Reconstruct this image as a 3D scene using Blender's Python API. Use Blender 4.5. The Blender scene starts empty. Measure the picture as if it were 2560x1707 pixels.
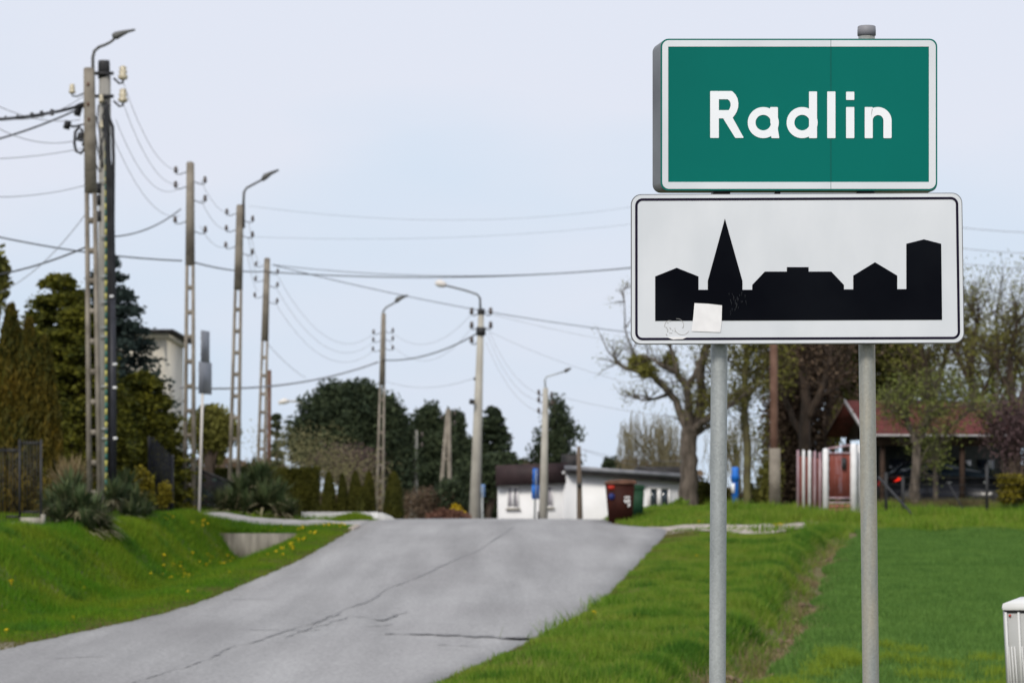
import bpy, math, random
import numpy as np
from mathutils import Vector
random.seed(7); rng = np.random.default_rng(7)
scene = bpy.context.scene
COL = scene.collection

# ------------------------------------------------------------------ camera
FP, CX, HY = 8533.0, 1280.0, 1285.0          # focal length in photo pixels, centre column, horizon row
cam_d = bpy.data.cameras.new('camera'); cam = bpy.data.objects.new('camera', cam_d); COL.objects.link(cam)
cam_d.sensor_width = 36; cam_d.lens = 120; cam_d.shift_y = (HY - 853.5) / 2560
cam.rotation_euler = (math.radians(90), 0, 0)
cam_d.clip_start = .1; cam_d.clip_end = 6000
cam_d.dof.use_dof = True; cam_d.dof.focus_distance = 12.3; cam_d.dof.aperture_fstop = 8.6
scene.camera = cam
# ------------------------------------------------------------------ sky and sun
SUN_EL, SUN_AZ = 40, 200                      # azimuth measured clockwise from +Y (north): behind the camera, to the left
world = bpy.data.worlds.new('World'); scene.world = world; world.use_nodes = True
wn = world.node_tree.nodes; wl = world.node_tree.links; wn.clear()
wo = wn.new('ShaderNodeOutputWorld')
sky = wn.new('ShaderNodeTexSky'); sky.sky_type = 'NISHITA'; sky.sun_disc = False
sky.sun_elevation = math.radians(SUN_EL); sky.sun_rotation = math.radians(SUN_AZ); sky.dust_density = 3.0
bg1 = wn.new('ShaderNodeBackground'); bg1.inputs[1].default_value = .05; wl.new(sky.outputs[0], bg1.inputs[0])
tc = wn.new('ShaderNodeTexCoord'); mp = wn.new('ShaderNodeMapping'); mp.inputs['Scale'].default_value = (3.0, 3.0, 9.0)
wl.new(tc.outputs['Generated'], mp.inputs[0])
nz = wn.new('ShaderNodeTexNoise'); nz.inputs['Scale'].default_value = 1.6; nz.inputs['Detail'].default_value = 4; nz.inputs['Roughness'].default_value = .45
wl.new(mp.outputs[0], nz.inputs[0])
cr = wn.new('ShaderNodeValToRGB'); cr.color_ramp.elements[0].position = .3; cr.color_ramp.elements[0].color = (.60, .745, .90, 1)
cr.color_ramp.elements[1].position = .7; cr.color_ramp.elements[1].color = (.765, .80, .905, 1)
sx3 = wn.new('ShaderNodeSeparateXYZ'); wl.new(tc.outputs['Generated'], sx3.inputs[0])
hr = wn.new('ShaderNodeMapRange'); hr.inputs[1].default_value = .03; hr.inputs[2].default_value = .13; hr.inputs[3].default_value = -.12; hr.inputs[4].default_value = .2; wl.new(sx3.outputs[2], hr.inputs[0])
ad = wn.new('ShaderNodeMath'); ad.operation = 'ADD'; wl.new(nz.outputs[0], ad.inputs[0]); wl.new(hr.outputs[0], ad.inputs[1]); wl.new(ad.outputs[0], cr.inputs[0])
bg2 = wn.new('ShaderNodeBackground'); bg2.inputs[1].default_value = 1.12; wl.new(cr.outputs[0], bg2.inputs[0])
mx = wn.new('ShaderNodeMixShader'); mx.inputs[0].default_value = .86
wl.new(bg1.outputs[0], mx.inputs[1]); wl.new(bg2.outputs[0], mx.inputs[2]); wl.new(mx.outputs[0], wo.inputs[0])
sd = bpy.data.lights.new('sun', 'SUN'); sd.energy = 2.6; sd.angle = math.radians(14); sd.color = (1, .94, .84)
sun = bpy.data.objects.new('sun', sd); COL.objects.link(sun)
el, az = math.radians(SUN_EL), math.radians(SUN_AZ)
sdir = Vector((math.sin(az) * math.cos(el), math.cos(az) * math.cos(el), math.sin(el)))
sun.rotation_euler = sdir.to_track_quat('Z', 'Y').to_euler()
scene.view_settings.view_transform = 'Standard'; scene.view_settings.look = 'None'
scene.view_settings.exposure = 0.0; scene.view_settings.gamma = 1; scene.view_settings.use_curve_mapping = False
scene.cycles.max_bounces = 6; scene.cycles.transparent_max_bounces = 6

# ------------------------------------------------------------------ helpers
def W(px, Y): return (px - CX) * Y / FP
def Zp(py, Y): return (HY - py) * Y / FP
def P(px, py, Y): return Vector((W(px, Y), Y, Zp(py, Y)))

MATS = {}
def mat(name, c, c2=None, scale=3.0, rough=.85, bump=0, bscale=None, metal=0, spec=.35, island=None, stretch=None, detail=5, lo=.35, hi=.65, coat=0, space='Object', trans=0):
    """principled material: two tones mixed by noise, optional third set of tones per leaf (mesh island)"""
    if name in MATS: return MATS[name]
    m = bpy.data.materials.new(name); m.use_nodes = True; n = m.node_tree.nodes; l = m.node_tree.links
    b = n['Principled BSDF']; b.inputs['Roughness'].default_value = rough; b.inputs['Metallic'].default_value = metal
    b.inputs['Specular IOR Level'].default_value = spec; b.inputs['Coat Weight'].default_value = coat
    t = n.new('ShaderNodeTexCoord'); mp = n.new('ShaderNodeMapping'); l.new(t.outputs[space], mp.inputs[0])
    if stretch: mp.inputs['Scale'].default_value = stretch
    out = None
    if c2 is not None:
        z = n.new('ShaderNodeTexNoise'); z.inputs['Scale'].default_value = scale; z.inputs['Detail'].default_value = detail
        l.new(mp.outputs[0], z.inputs[0])
        r = n.new('ShaderNodeValToRGB'); r.color_ramp.elements[0].position = lo; r.color_ramp.elements[1].position = hi
        r.color_ramp.elements[0].color = (*c, 1); r.color_ramp.elements[1].color = (*c2, 1)
        l.new(z.outputs[0], r.inputs[0]); out = r.outputs[0]
    if island is not None:
        g = n.new('ShaderNodeNewGeometry'); r2 = n.new('ShaderNodeValToRGB')
        k = len(island)
        while len(r2.color_ramp.elements) < k: r2.color_ramp.elements.new(.5)
        for i, cc in enumerate(island):
            r2.color_ramp.elements[i].position = i / max(1, k - 1); r2.color_ramp.elements[i].color = (*cc, 1)
        l.new(g.outputs['Random Per Island'], r2.inputs[0])
        if out is not None:
            mm = n.new('ShaderNodeMix'); mm.data_type = 'RGBA'; mm.inputs[0].default_value = .5
            l.new(out, mm.inputs[6]); l.new(r2.outputs[0], mm.inputs[7]); out = mm.outputs[2]
        else: out = r2.outputs[0]
    if out is not None: l.new(out, b.inputs['Base Color'])
    else: b.inputs['Base Color'].default_value = (*c, 1)
    if bump:
        z2 = n.new('ShaderNodeTexNoise'); z2.inputs['Scale'].default_value = bscale or scale * 4; z2.inputs['Detail'].default_value = 6
        l.new(mp.outputs[0], z2.inputs[0]); bp = n.new('ShaderNodeBump'); bp.inputs['Strength'].default_value = bump
        bp.inputs['Distance'].default_value = .02; l.new(z2.outputs[0], bp.inputs['Height']); l.new(bp.outputs[0], b.inputs['Normal'])
    if trans:
        tr = n.new('ShaderNodeBsdfTranslucent'); mxs = n.new('ShaderNodeMixShader'); mxs.inputs[0].default_value = trans
        if out is not None: l.new(out, tr.inputs[0])
        else: tr.inputs[0].default_value = (*c, 1)
        l.new(b.outputs[0], mxs.inputs[1]); l.new(tr.outputs[0], mxs.inputs[2]); l.new(mxs.outputs[0], n['Material Output'].inputs[0])
    MATS[name] = m; return m

class MB:
    def __init__(s): s.v = []; s.f = []; s.n = 0
    def add(s, verts, faces):
        s.v.append(np.asarray(verts, float).reshape(-1, 3)); s.f.append((np.asarray(faces, np.int64) + s.n)); s.n += len(s.v[-1]); return s
    def box(s, x0, x1, y0, y1, z0, z1, yaw=0, org=None):
        v = np.array([(x, y, z) for z in (z0, z1) for x, y in ((x0, y0), (x1, y0), (x1, y1), (x0, y1))], float)
        if yaw:
            c, q = math.cos(yaw), math.sin(yaw); o = np.array(org if org is not None else ((x0 + x1) / 2, (y0 + y1) / 2))
            d = v[:, :2] - o; v[:, 0] = o[0] + c * d[:, 0] - q * d[:, 1]; v[:, 1] = o[1] + q * d[:, 0] + c * d[:, 1]
        return s.hexa(v)
    def hexa(s, v):
        return s.add(v, [(0, 3, 2, 1), (4, 5, 6, 7), (0, 1, 5, 4), (1, 2, 6, 5), (2, 3, 7, 6), (3, 0, 4, 7)])
    def tube(s, pts, rad, sides=8, cap=True):
        pts = [Vector(p) for p in pts]; k = len(pts)
        if not hasattr(rad, '__len__'): rad = [rad] * k
        vs = []; up = None
        for i, p in enumerate(pts):
            t = (pts[min(i + 1, k - 1)] - pts[max(i - 1, 0)]).normalized()
            if up is None: up = Vector((0, 1, 0)) if abs(t.y) < .9 else Vector((1, 0, 0))
            a = t.cross(up); a.normalize(); b = t.cross(a); up = -b if False else up
            for j in range(sides):
                th = 2 * math.pi * j / sides
                vs.append(p + (a * math.cos(th) + b * math.sin(th)) * rad[i])
        fs = [(i * sides + j, i * sides + (j + 1) % sides, (i + 1) * sides + (j + 1) % sides, (i + 1) * sides + j) for i in range(k - 1) for j in range(sides)]
        base = len(vs)
        if cap:
            vs += [pts[0], pts[-1]]
            fs += [(base, (j + 1) % sides, j, j) for j in range(sides)]
            o = (k - 1) * sides
            fs += [(base + 1, o + j, o + (j + 1) % sides, o + (j + 1) % sides) for j in range(sides)]
        return s.add([tuple(v) for v in vs], fs)
    def build(s, name, m, parent=None, smooth=False):
        V = np.concatenate(s.v); faces = np.concatenate([f.reshape(len(f), -1) if f.shape[1] == 4 else np.column_stack([f, f[:, 2:3]]) for f in s.f])
        tri = faces[:, 2] == faces[:, 3]
        loops = np.empty(len(faces), np.int64); loops[:] = np.where(tri, 3, 4)
        mask = np.ones(faces.shape, bool); mask[tri, 3] = False
        idx = faces[mask]; starts = np.concatenate([[0], np.cumsum(loops)[:-1]])
        me = bpy.data.meshes.new(name); me.vertices.add(len(V)); me.vertices.foreach_set('co', V.astype(np.float32).ravel())
        me.loops.add(len(idx)); me.loops.foreach_set('vertex_index', idx.astype(np.int32))
        me.polygons.add(len(faces)); me.polygons.foreach_set('loop_start', starts.astype(np.int32))
        me.update(calc_edges=True)
        if smooth: me.polygons.foreach_set('use_smooth', np.ones(len(faces), bool))
        me.materials.append(m)
        return link(name, me, parent)

def link(name, me, parent=None):
    o = bpy.data.objects.new(name, me); COL.objects.link(o)
    if parent is not None:
        o.parent = parent; o.matrix_parent_inverse = world_of(parent).inverted()
    return o
def world_of(o):
    m = o.matrix_basis.copy()
    if o.parent is not None: m = world_of(o.parent) @ o.matrix_parent_inverse @ m
    return m
def tag(o, label=None, cat=None, group=None, kind=None):
    if label: o['label'] = label
    if cat: o['category'] = cat
    if group: o['group'] = group
    if kind: o['kind'] = kind
    return o
def thing(name, loc, label, cat, group=None):
    o = bpy.data.objects.new(name, None); COL.objects.link(o); o.location = loc; o.empty_display_size = .2
    return tag(o, label, cat, group)
def dup(o, parent=None, delta=None):
    c = o.copy(); COL.objects.link(c)
    if parent is not None: c.parent = parent
    for ch in list(o.children): dup(ch, c)
    if delta is not None: c.location = Vector(c.location) + Vector(delta)
    return c
def ngon(name, outline, y, m, parent, thick=.001, hole=None):
    """flat plate in the X-Z plane (front faces the camera, -Y)"""
    import bmesh
    bm = bmesh.new(); vs = [bm.verts.new((x, y, z)) for x, z in outline]
    if hole is None: bm.faces.new(vs)
    else:
        hs = [bm.verts.new((x, y, z)) for x, z in hole]
        k = len(vs)
        for i in range(k): bm.faces.new((vs[i], vs[(i + 1) % k], hs[(i + 1) % k], hs[i]))
    r = bmesh.ops.extrude_face_region(bm, geom=bm.faces[:])
    for v in [g for g in r['geom'] if isinstance(g, bmesh.types.BMVert)]: v.co.y += thick
    bmesh.ops.triangulate(bm, faces=[f for f in bm.faces if len(f.verts) > 4]); bmesh.ops.recalc_face_normals(bm, faces=bm.faces[:])
    me = bpy.data.meshes.new(name); bm.to_mesh(me); bm.free(); me.materials.append(m)
    return link(name, me, parent)

# ------------------------------------------------------------------ lie of the land
def smoothtab(ys, vs, sig=2.5):
    d = np.arange(-80, 700, .5); v = np.interp(d, ys, vs); k = np.exp(-.5 * (np.arange(-12, 13) * .5 / sig) ** 2); k /= k.sum()
    v = np.convolve(np.pad(v, 12, mode='edge'), k, 'valid'); return lambda y: np.interp(y, d, v)
XL = smoothtab([-80, 12, 36, 39.5, 42.5, 48.5, 52.5, 59, 65, 71.5, 77, 82, 88, 100, 130, 700], [-24, -10.3, -6.8, -6.3, -5.9, -5.05, -4.68, -4.3, -4.02, -3.72, -3.56, -3.5, -3.6, -3.4, -3.2, -3.2], 1.6)
XR = smoothtab([-80, 12, 36, 39.5, 42.5, 48.5, 52.5, 59, 65, 71.5, 77, 81.5, 86, 100, 130, 700], [-18, -4.4, -.797, -.2, .23, .966, 1.38, 1.97, 2.476, 3.08, 3.47, 3.75, 2.5, 2.4, 2.6, 2.6], 1.2)
ZR = smoothtab([-80, 20, 30, 36, 39.5, 42.5, 48.5, 52.5, 59, 65, 71.5, 77, 82, 88, 94, 100, 110, 120, 700], [-1.95, -1.9, -1.86, -1.78, -1.66, -1.57, -1.45, -1.32, -1.07, -.876, -.545, -.334, -.2, -.12, -.14, -.3, -.85, -1.3, -1.3], 2.0)
def ss(x, a, b):
    t = np.clip((np.asarray(x, float) - a) / (b - a), 0, 1); return t * t * (3 - 2 * t)
def bumpy(X, Y, a=1.0):
    return a * (.02 * np.sin(X * 1.7 + Y * .9) + .016 * np.sin(X * 3.1 - Y * 1.3 + 1) + .012 * np.sin(X * 5.3 + Y * 2.9 + 2) + .01 * np.sin(Y * 5.1 - X * 2.2))
def road_z(X, Y):
    t = (X - XL(Y)) / (XR(Y) - XL(Y))
    return ZR(Y) - .22 * ss(Y, 66, 80) * (1 - ss(Y, 84, 92)) * np.clip(t - .45, 0, 1) - .02 * (2 * np.clip(t, 0, 1) - 1) ** 2
GULLY = lambda Y: np.interp(Y, [30, 36, 42, 52.5, 65, 72, 78], [2.6, 2.7, 2.8, 2.9, 3.2, 3.5, 4.0]) + .09 * np.sin(np.asarray(Y) * 1.3) + .05 * np.sin(np.asarray(Y) * 3.1)
def ground(X, Y):
    X = np.asarray(X, float); Y = np.asarray(Y, float); X, Y = np.broadcast_arrays(X, Y)
    xl, xr = XL(Y), XR(Y); z0 = road_z(np.clip(X, xl, xr), Y)
    out = np.where((X > xl + .01) & (X < xr - .01), z0 - .05, z0)
    # right of the road: verge, gully, field, bank, mound
    d = X - xr; g = GULLY(Y)
    z = z0 + .03 * ss(d, 0, .4) - .05 * ss(d, .5, 2.4)
    near = 1 - ss(Y, 76, 79.5)
    gd = .36 + .1 * np.sin(Y * 1.1) + .06 * np.sin(Y * 2.7 + 1)
    z = z - gd * near * np.exp(-((d - g) / .3) ** 2) + .07 * near * np.exp(-((d - g + .65) / .3) ** 2)
    zf = ZR(Y) - .25 + .004 * np.sin(X * .9)
    zb = np.interp(Y, [77, 79, 80.5, 83.5, 86, 89, 92, 100, 104, 108, 114, 700], [-.55, -.36, -.31, -.29, -.16, 0., .14, .1, -.4, -.95, -1.25, -1.3])
    zb2 = np.interp(Y, [77, 80, 83, 88, 92, 100, 110, 125, 700], [-.55, -.33, -.14, .0, .1, .12, .0, -.3, -1.3])
    zb = zb + (zb2 - zb) * ss(X, 6.4, 7.6)
    zf = np.where(Y > 77, np.maximum(zb, zf - .02), zf)
    far = ss(Y, 77, 79.5)
    zr_ = np.where(d > g, z0 + (zf - z0) * ss(d, g - .1, g + .35), z)
    zr_ = zr_ - gd * near * np.where(d > g, np.exp(-((d - g) / .28) ** 2), 0)
    zfar = z0 + (zb - z0) * ss(d, .0, 1.6)
    zr_ = zr_ + (zfar - zr_) * far
    # left of the road: ditch, bank, yard
    e = xl - X
    zy = np.interp(Y, [20, 40, 50, 62, 70, 80, 90, 104, 125, 700], [-1.5, -.95, -.6, -.3, -.16, -.02, .1, .0, -.9, -1.3])
    dep = np.interp(Y, [30, 45, 55, 66, 77], [.12, .22, .36, .55, .78])
    dep = dep * np.where(Y > 77.28, 0, 1)
    zl = z0 - dep * ss(e, .5, 2.4)
    rise = ss(e, 2.5, np.interp(Y, [40, 60, 77], [5.2, 4.8, 3.5]))
    zl = zl + (zy - zl) * rise
    # driveway fill beyond the culvert wall
    fill = z0 + (zy - z0) * ss(e, 1.6, 4.8)
    fill = fill + (np.minimum(fill, -.44) - fill) * (1 - ss(Y, 77.3, 78.9)) * ss(e, .9, 1.6) * (1 - ss(e, 3.0, 3.6))
    zl = np.where(Y > 77.28, fill, zl)
    out = np.where(d > 0, zr_, out); out = np.where(e > 0, zl, out)
    off = np.maximum(d, e); rough = ss(off, .15, .8) * (1 - ss(off, 12, 30)); inf = (d > g + .3) & (Y < 78)
    return out + bumpy(X, Y) * rough * np.where(inf, .25, 1)
def gz(px, Y): return float(ground(W(px, Y), Y))
def base(px, Y): return Vector((W(px, Y), Y, gz(px, Y)))

# ------------------------------------------------------------------ materials
m_soil = mat('turf_soil', (.07, .1, .015), (.13, .11, .045), scale=.9, bump=.6, bscale=9)
m_asph = mat('asphalt', (.245, .238, .236), (.30, .295, .292), scale=.35, rough=.8, bump=.35, bscale=45, detail=9, stretch=(1.6, .5, 1), lo=.3, hi=.7)
n_ = m_asph.node_tree.nodes; l_ = m_asph.node_tree.links; b_ = n_['Principled BSDF']
src = b_.inputs['Base Color'].links[0].from_socket; tc_ = n_.new('ShaderNodeTexCoord')
g1 = n_.new('ShaderNodeTexNoise'); g1.inputs['Scale'].default_value = 20; g1.inputs['Detail'].default_value = 9; g1.inputs['Roughness'].default_value = .7; l_.new(tc_.outputs['Object'], g1.inputs[0])
g2 = n_.new('ShaderNodeMapRange'); g2.inputs[1].default_value = .25; g2.inputs[2].default_value = .75; g2.inputs[3].default_value = .5; g2.inputs[4].default_value = 1.5; l_.new(g1.outputs[0], g2.inputs[0])
mp_ = n_.new('ShaderNodeMapping'); mp_.inputs['Scale'].default_value = (1.7, .09, 1); mp_.inputs['Rotation'].default_value = (0, 0, .12); l_.new(tc_.outputs['Object'], mp_.inputs[0])
g3 = n_.new('ShaderNodeTexNoise'); g3.inputs['Scale'].default_value = 1.0; g3.inputs['Detail'].default_value = 4; l_.new(mp_.outputs[0], g3.inputs[0])
g4 = n_.new('ShaderNodeMapRange'); g4.inputs[1].default_value = .3; g4.inputs[2].default_value = .7; g4.inputs[3].default_value = .84; g4.inputs[4].default_value = 1.14; l_.new(g3.outputs[0], g4.inputs[0])
mu = n_.new('ShaderNodeMath'); mu.operation = 'MULTIPLY'; l_.new(g2.outputs[0], mu.inputs[0]); l_.new(g4.outputs[0], mu.inputs[1])
vm = n_.new('ShaderNodeVectorMath'); vm.operation = 'SCALE'; l_.new(src, vm.inputs[0]); l_.new(mu.outputs[0], vm.inputs['Scale']); l_.new(vm.outputs[0], b_.inputs['Base Color'])
m_tar = mat('tar', (.17, .167, .168), (.265, .26, .26), scale=5, rough=.7)
m_gravel = mat('pale_gravel', (.3, .25, .22), (.48, .43, .39), scale=6, bump=.9, bscale=30)
m_conc = mat('weathered_concrete', (.27, .25, .21), (.42, .39, .33), scale=2.2, bump=.4, bscale=14, stretch=(1, 1, .4))
m_paver = mat('driveway_concrete', (.27, .255, .245), (.38, .365, .35), scale=2, bump=.3, bscale=20)
m_pole = mat('pole_concrete', (.15, .13, .105), (.26, .23, .19), scale=2.5, bump=.5, bscale=16)
m_pole2 = mat('pale_pole_concrete', (.34, .32, .28), (.42, .40, .35), scale=2, bump=.2, bscale=12)
m_poleg = mat('grey_pole_concrete', (.2, .19, .17), (.28, .27, .25), scale=3, bump=.3, bscale=12, stretch=(4, 4, .5))
m_galv = mat('galvanised_steel', (.26, .28, .285), (.41, .43, .435), scale=9, rough=.5, metal=.35, detail=10, lo=.3, hi=.7, stretch=(1, 1, .25), bump=.06, bscale=60)
m_galvl = mat('galvanised_steel_stained', (.29, .305, .30), (.44, .38, .28), scale=2.2, rough=.5, metal=.3, detail=6, stretch=(6, 6, .8), lo=.45, hi=.75)
m_metal = mat('dark_metal', (.018, .018, .02), (.04, .04, .042), scale=4, rough=.55, metal=0, spec=.3)
m_lamp = mat('lamp_grey', (.06, .06, .058), (.11, .11, .105), scale=3, rough=.5)
m_lampw = mat('lamp_pale', (.62, .58, .55), (.7, .67, .64), scale=3, rough=.4)
m_black = mat('black_cable', (.012, .012, .014), (.03, .03, .033), scale=3, rough=.55)
m_wire = mat('aluminium_wire', (.2, .2, .22), (.3, .3, .32), scale=1, rough=.6)
m_porc = mat('cream_porcelain', (.3, .25, .17), (.6, .54, .4), scale=18, rough=.25)
m_brownp = mat('brown_porcelain', (.03, .02, .017), (.06, .04, .03), scale=8, rough=.25)
m_white = mat('white_render', (.74, .74, .75), (.83, .83, .84), scale=1.4, bump=.25, bscale=30)
m_wpaint = mat('white_paint', (.72, .71, .72), (.82, .81, .82), scale=5, rough=.55)
m_cream = mat('cream_render', (.55, .51, .43), (.63, .59, .5), scale=1.2, bump=.2, bscale=20)
m_droof = mat('dark_roof_felt', (.018, .018, .02), (.045, .04, .04), scale=4, rough=.8)
m_groof = mat('grey_roof_sheet', (.16, .165, .19), (.24, .245, .27), scale=3, rough=.55)
m_fascia = mat('dark_plum_fascia', (.022, .012, .014), (.04, .024, .026), scale=3, rough=.7)
m_glass = mat('window_glass', (.012, .02, .03), (.03, .045, .06), scale=1.3, rough=.08, spec=.8)
m_curt = mat('net_curtain', (.28, .26, .3), (.5, .48, .52), scale=9, stretch=(6, 1, .2))
m_redroof = mat('red_roof', (.085, .022, .02), (.15, .035, .032), scale=5, rough=.75, bump=.3, bscale=25)
m_brwood = mat('dark_brown_wood', (.028, .016, .012), (.06, .034, .022), scale=3, stretch=(1, 1, 8))
m_redwood = mat('red_brown_boards', (.17, .04, .028), (.25, .07, .05), scale=6, stretch=(3, 1, .3))
m_brick = mat('pinkish_brick', (.22, .08, .06), (.33, .13, .1), scale=9, bump=.4)
m_pink = mat('worn_pinkish_paint', (.34, .2, .24), (.55, .42, .45), scale=5, stretch=(2, 2, .5))
m_wood = mat('grey_wood', (.1, .075, .055), (.19, .15, .12), scale=3, stretch=(3, 3, .3), bump=.3)
m_rust = mat('rusty_brown_post', (.09, .045, .03), (.15, .085, .06), scale=3)
m_bark = mat('grey_bark', (.05, .04, .03), (.13, .105, .085), scale=4, stretch=(2, 2, .6), bump=.8, bscale=14)
m_barkm = mat('mossy_bark', (.07, .06, .03), (.13, .12, .05), scale=3, bump=.7, bscale=12)
m_barkd = mat('dark_bark', (.035, .025, .018), (.08, .055, .04), scale=4, bump=.6, bscale=12)
m_blue = mat('blue_enamel', (.01, .12, .5), (.015, .16, .6), scale=4, rough=.4)
m_bluel = mat('light_blue_paint', (.12, .26, .55), (.18, .34, .65), scale=4, rough=.4)
m_brown = mat('brown_bin_plastic', (.03, .009, .007), (.045, .014, .01), scale=4, rough=.65, spec=.12)
m_lid = mat('orange_brown_lid', (.1, .045, .028), (.15, .07, .045), scale=6, rough=.6)
m_green = mat('green_bin_plastic', (.012, .045, .022), (.02, .065, .035), scale=4, rough=.6, spec=.15)
m_red = mat('red_sticker', (.4, .02, .015), (.5, .04, .02), scale=5, rough=.5)
m_dblue = mat('dark_blue_sticker', (.01, .02, .12), (.015, .03, .16), scale=5, rough=.5)
m_carb = mat('black_car_paint', (.008, .009, .014), (.014, .015, .022), scale=2, rough=.35, coat=.2)
m_carblue = mat('pale_blue_car_paint', (.12, .27, .48), (.15, .3, .52), scale=2, rough=.25, coat=.5)
m_tail = mat('red_tail_lens', (.85, .02, .012), (.95, .06, .02), scale=20, rough=.2)
m_cab = mat('cabinet_plastic', (.38, .385, .38), (.43, .435, .43), scale=3, rough=.5, bump=.05, bscale=60)
m_cabl = mat('cabinet_lid_plastic', (.54, .54, .53), (.62, .62, .61), scale=3, rough=.5)
m_seam = mat('dark_gap', (.02, .02, .02))
_b = m_tail.node_tree.nodes['Principled BSDF']; _b.inputs['Emission Color'].default_value = (1, .03, .015, 1); _b.inputs['Emission Strength'].default_value = .8
# leaves
def leaf(name, tones, c, c2, scale=.8, trans=.25): return mat(name, c, c2, scale=scale, rough=.75, spec=.2, island=tones, trans=trans)
l_spr = leaf('golden_spruce_needles', [(.02, .028, .006), (.075, .085, .009), (.18, .17, .018)], (.015, .024, .004), (.14, .13, .01), 1.3)
l_blu = leaf('blue_spruce_needles', [(.012, .022, .02), (.03, .05, .045), (.06, .09, .08)], (.012, .02, .018), (.05, .07, .06), 1.3)
l_dk = leaf('dark_pine_needles', [(.016, .026, .014), (.04, .058, .028), (.085, .105, .05)], (.018, .03, .018), (.065, .085, .042), .7)
l_thg = leaf('bronze_thuja_scales', [(.025, .03, .005), (.075, .065, .008), (.17, .115, .012)], (.028, .038, .006), (.15, .095, .01), .8)
l_thu = leaf('green_thuja_scales', [(.03, .034, .005), (.06, .065, .008), (.11, .105, .012)], (.025, .03, .006), (.085, .08, .01), .9)
l_olv = leaf('fresh_green_leaves', [(.08, .1, .02), (.17, .2, .05), (.28, .31, .09)], (.09, .1, .025), (.2, .23, .06), .8)
l_olg = leaf('mossy_olive_leaves', [(.06, .06, .014), (.15, .15, .03), (.26, .25, .06)], (.07, .07, .018), (.2, .19, .04), .8)
l_brn = leaf('brown_twig_mass', [(.045, .028, .02), (.1, .065, .045), (.17, .12, .075)], (.05, .034, .025), (.13, .09, .055), .8, 0)
l_pur = leaf('purple_twig_mass', [(.05, .035, .035), (.1, .06, .065)], (.05, .03, .03), (.1, .06, .065), .8, 0)
l_wil = leaf('willow_twig', [(.14, .12, .07), (.24, .21, .13), (.3, .26, .16)], (.15, .13, .08), (.25, .22, .13), .8, .1)
l_yuc = leaf('yucca_blades', [(.025, .045, .018), (.06, .09, .035), (.11, .15, .06), (.24, .22, .12)], (.03, .05, .02), (.08, .11, .04), 2, .1)
l_dry = leaf('dry_yucca_blades', [(.16, .14, .08), (.3, .27, .17)], (.15, .13, .07), (.25, .22, .13), 2, .1)
l_yel = leaf('forsythia_flowers', [(.35, .25, .01), (.6, .42, .01)], (.4, .28, .01), (.65, .46, .01), 2)
l_yed = leaf('dull_yellow_shrub', [(.07, .06, .008), (.17, .14, .012), (.27, .22, .015)], (.09, .08, .01), (.2, .16, .012), 2)
l_rus = leaf('russet_shrub', [(.1, .045, .03), (.2, .1, .07)], (.1, .05, .03), (.22, .11, .08), 2)
g_bank = leaf('bank_grass_blades', [(.03, .09, .003), (.07, .18, .005), (.13, .29, .01), (.2, .26, .02)], (.04, .14, .003), (.17, .19, .01), .6, .3)
g_verge = leaf('verge_grass_blades', [(.05, .11, .006), (.11, .22, .01), (.2, .34, .03), (.32, .32, .09)], (.05, .16, .006), (.21, .25, .03), 1.1, .3)
g_crop = leaf('winter_cereal_blades', [(.025, .07, .012), (.09, .19, .03), (.2, .36, .09)], (.065, .15, .025), (.145, .26, .05), 1.6, .3)
g_dry = leaf('dry_grass_blades', [(.12, .085, .04), (.26, .2, .1), (.4, .33, .19)], (.1, .07, .035), (.36, .28, .16), 2, .2)

# ------------------------------------------------------------------ ground sheet (follows the road edges so nothing is cut)
yrows = np.concatenate([np.arange(-40, 24, 4), np.arange(24, 34, 1), np.arange(34, 77, .3), [77.0, 77.26, 77.3], np.arange(77.5, 96, .3), np.arange(96, 130, 1), [135, 145, 160, 200, 260, 400, 680, 1200, 2500]])
dcol = np.concatenate([[0, .06, .14, .25], np.arange(.4, 14, .22), [15, 17, 20, 25, 35, 60, 120, 300, 900, 2500]])
Yc = np.clip(yrows, None, 680)
rows = []
for y in yrows:
    xl, xr = float(XL(min(y, 680))), float(XR(min(y, 680)))
    rows.append(np.concatenate([xl - dcol[::-1], np.linspace(xl, xr, 5)[1:-1], xr + dcol]))
GX = np.array(rows); GY = np.repeat(yrows[:, None], GX.shape[1], 1); GZ = ground(GX, np.clip(GY, None, 680))
n0, n1 = GX.shape; idx = np.arange(n0 * n1).reshape(n0, n1)
quads = np.stack([idx[:-1, :-1], idx[:-1, 1:], idx[1:, 1:], idx[1:, :-1]], -1).reshape(-1, 4)
tag(MB().add(np.stack([GX, GY, GZ], -1).reshape(-1, 3), quads).build('ground', m_soil, smooth=True), kind='structure')

def sheet(name, ys, xa, xb, m, dz=.004, nx=6, zf=None, jit=0, thick=0):
    R = []
    for i, y in enumerate(ys):
        a, b = float(xa(y)), float(xb(y))
        if jit: a += jit * (math.sin(y * 3.1) * .5 + rng.normal() * .45); b += jit * (math.sin(y * 2.3 + 1) * .5 + rng.normal() * .45)
        R.append(np.linspace(a, b, nx))
    X = np.array(R); Y = np.repeat(np.array(ys)[:, None], nx, 1); Z = (zf or ground)(X, Y) + dz
    if thick:  # roll the rim down into the turf
        X = np.concatenate([X[:, :1], X, X[:, -1:]], 1); Y = np.concatenate([Y[:, :1], Y, Y[:, -1:]], 1); Z = np.concatenate([Z[:, :1] - thick, Z, Z[:, -1:] - thick], 1)
    a, b = X.shape; ix = np.arange(a * b).reshape(a, b)
    q = np.stack([ix[:-1, :-1], ix[:-1, 1:], ix[1:, 1:], ix[1:, :-1]], -1).reshape(-1, 4)
    return MB().add(np.stack([X, Y, Z], -1).reshape(-1, 3), q).build(name, m, smooth=True)
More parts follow.
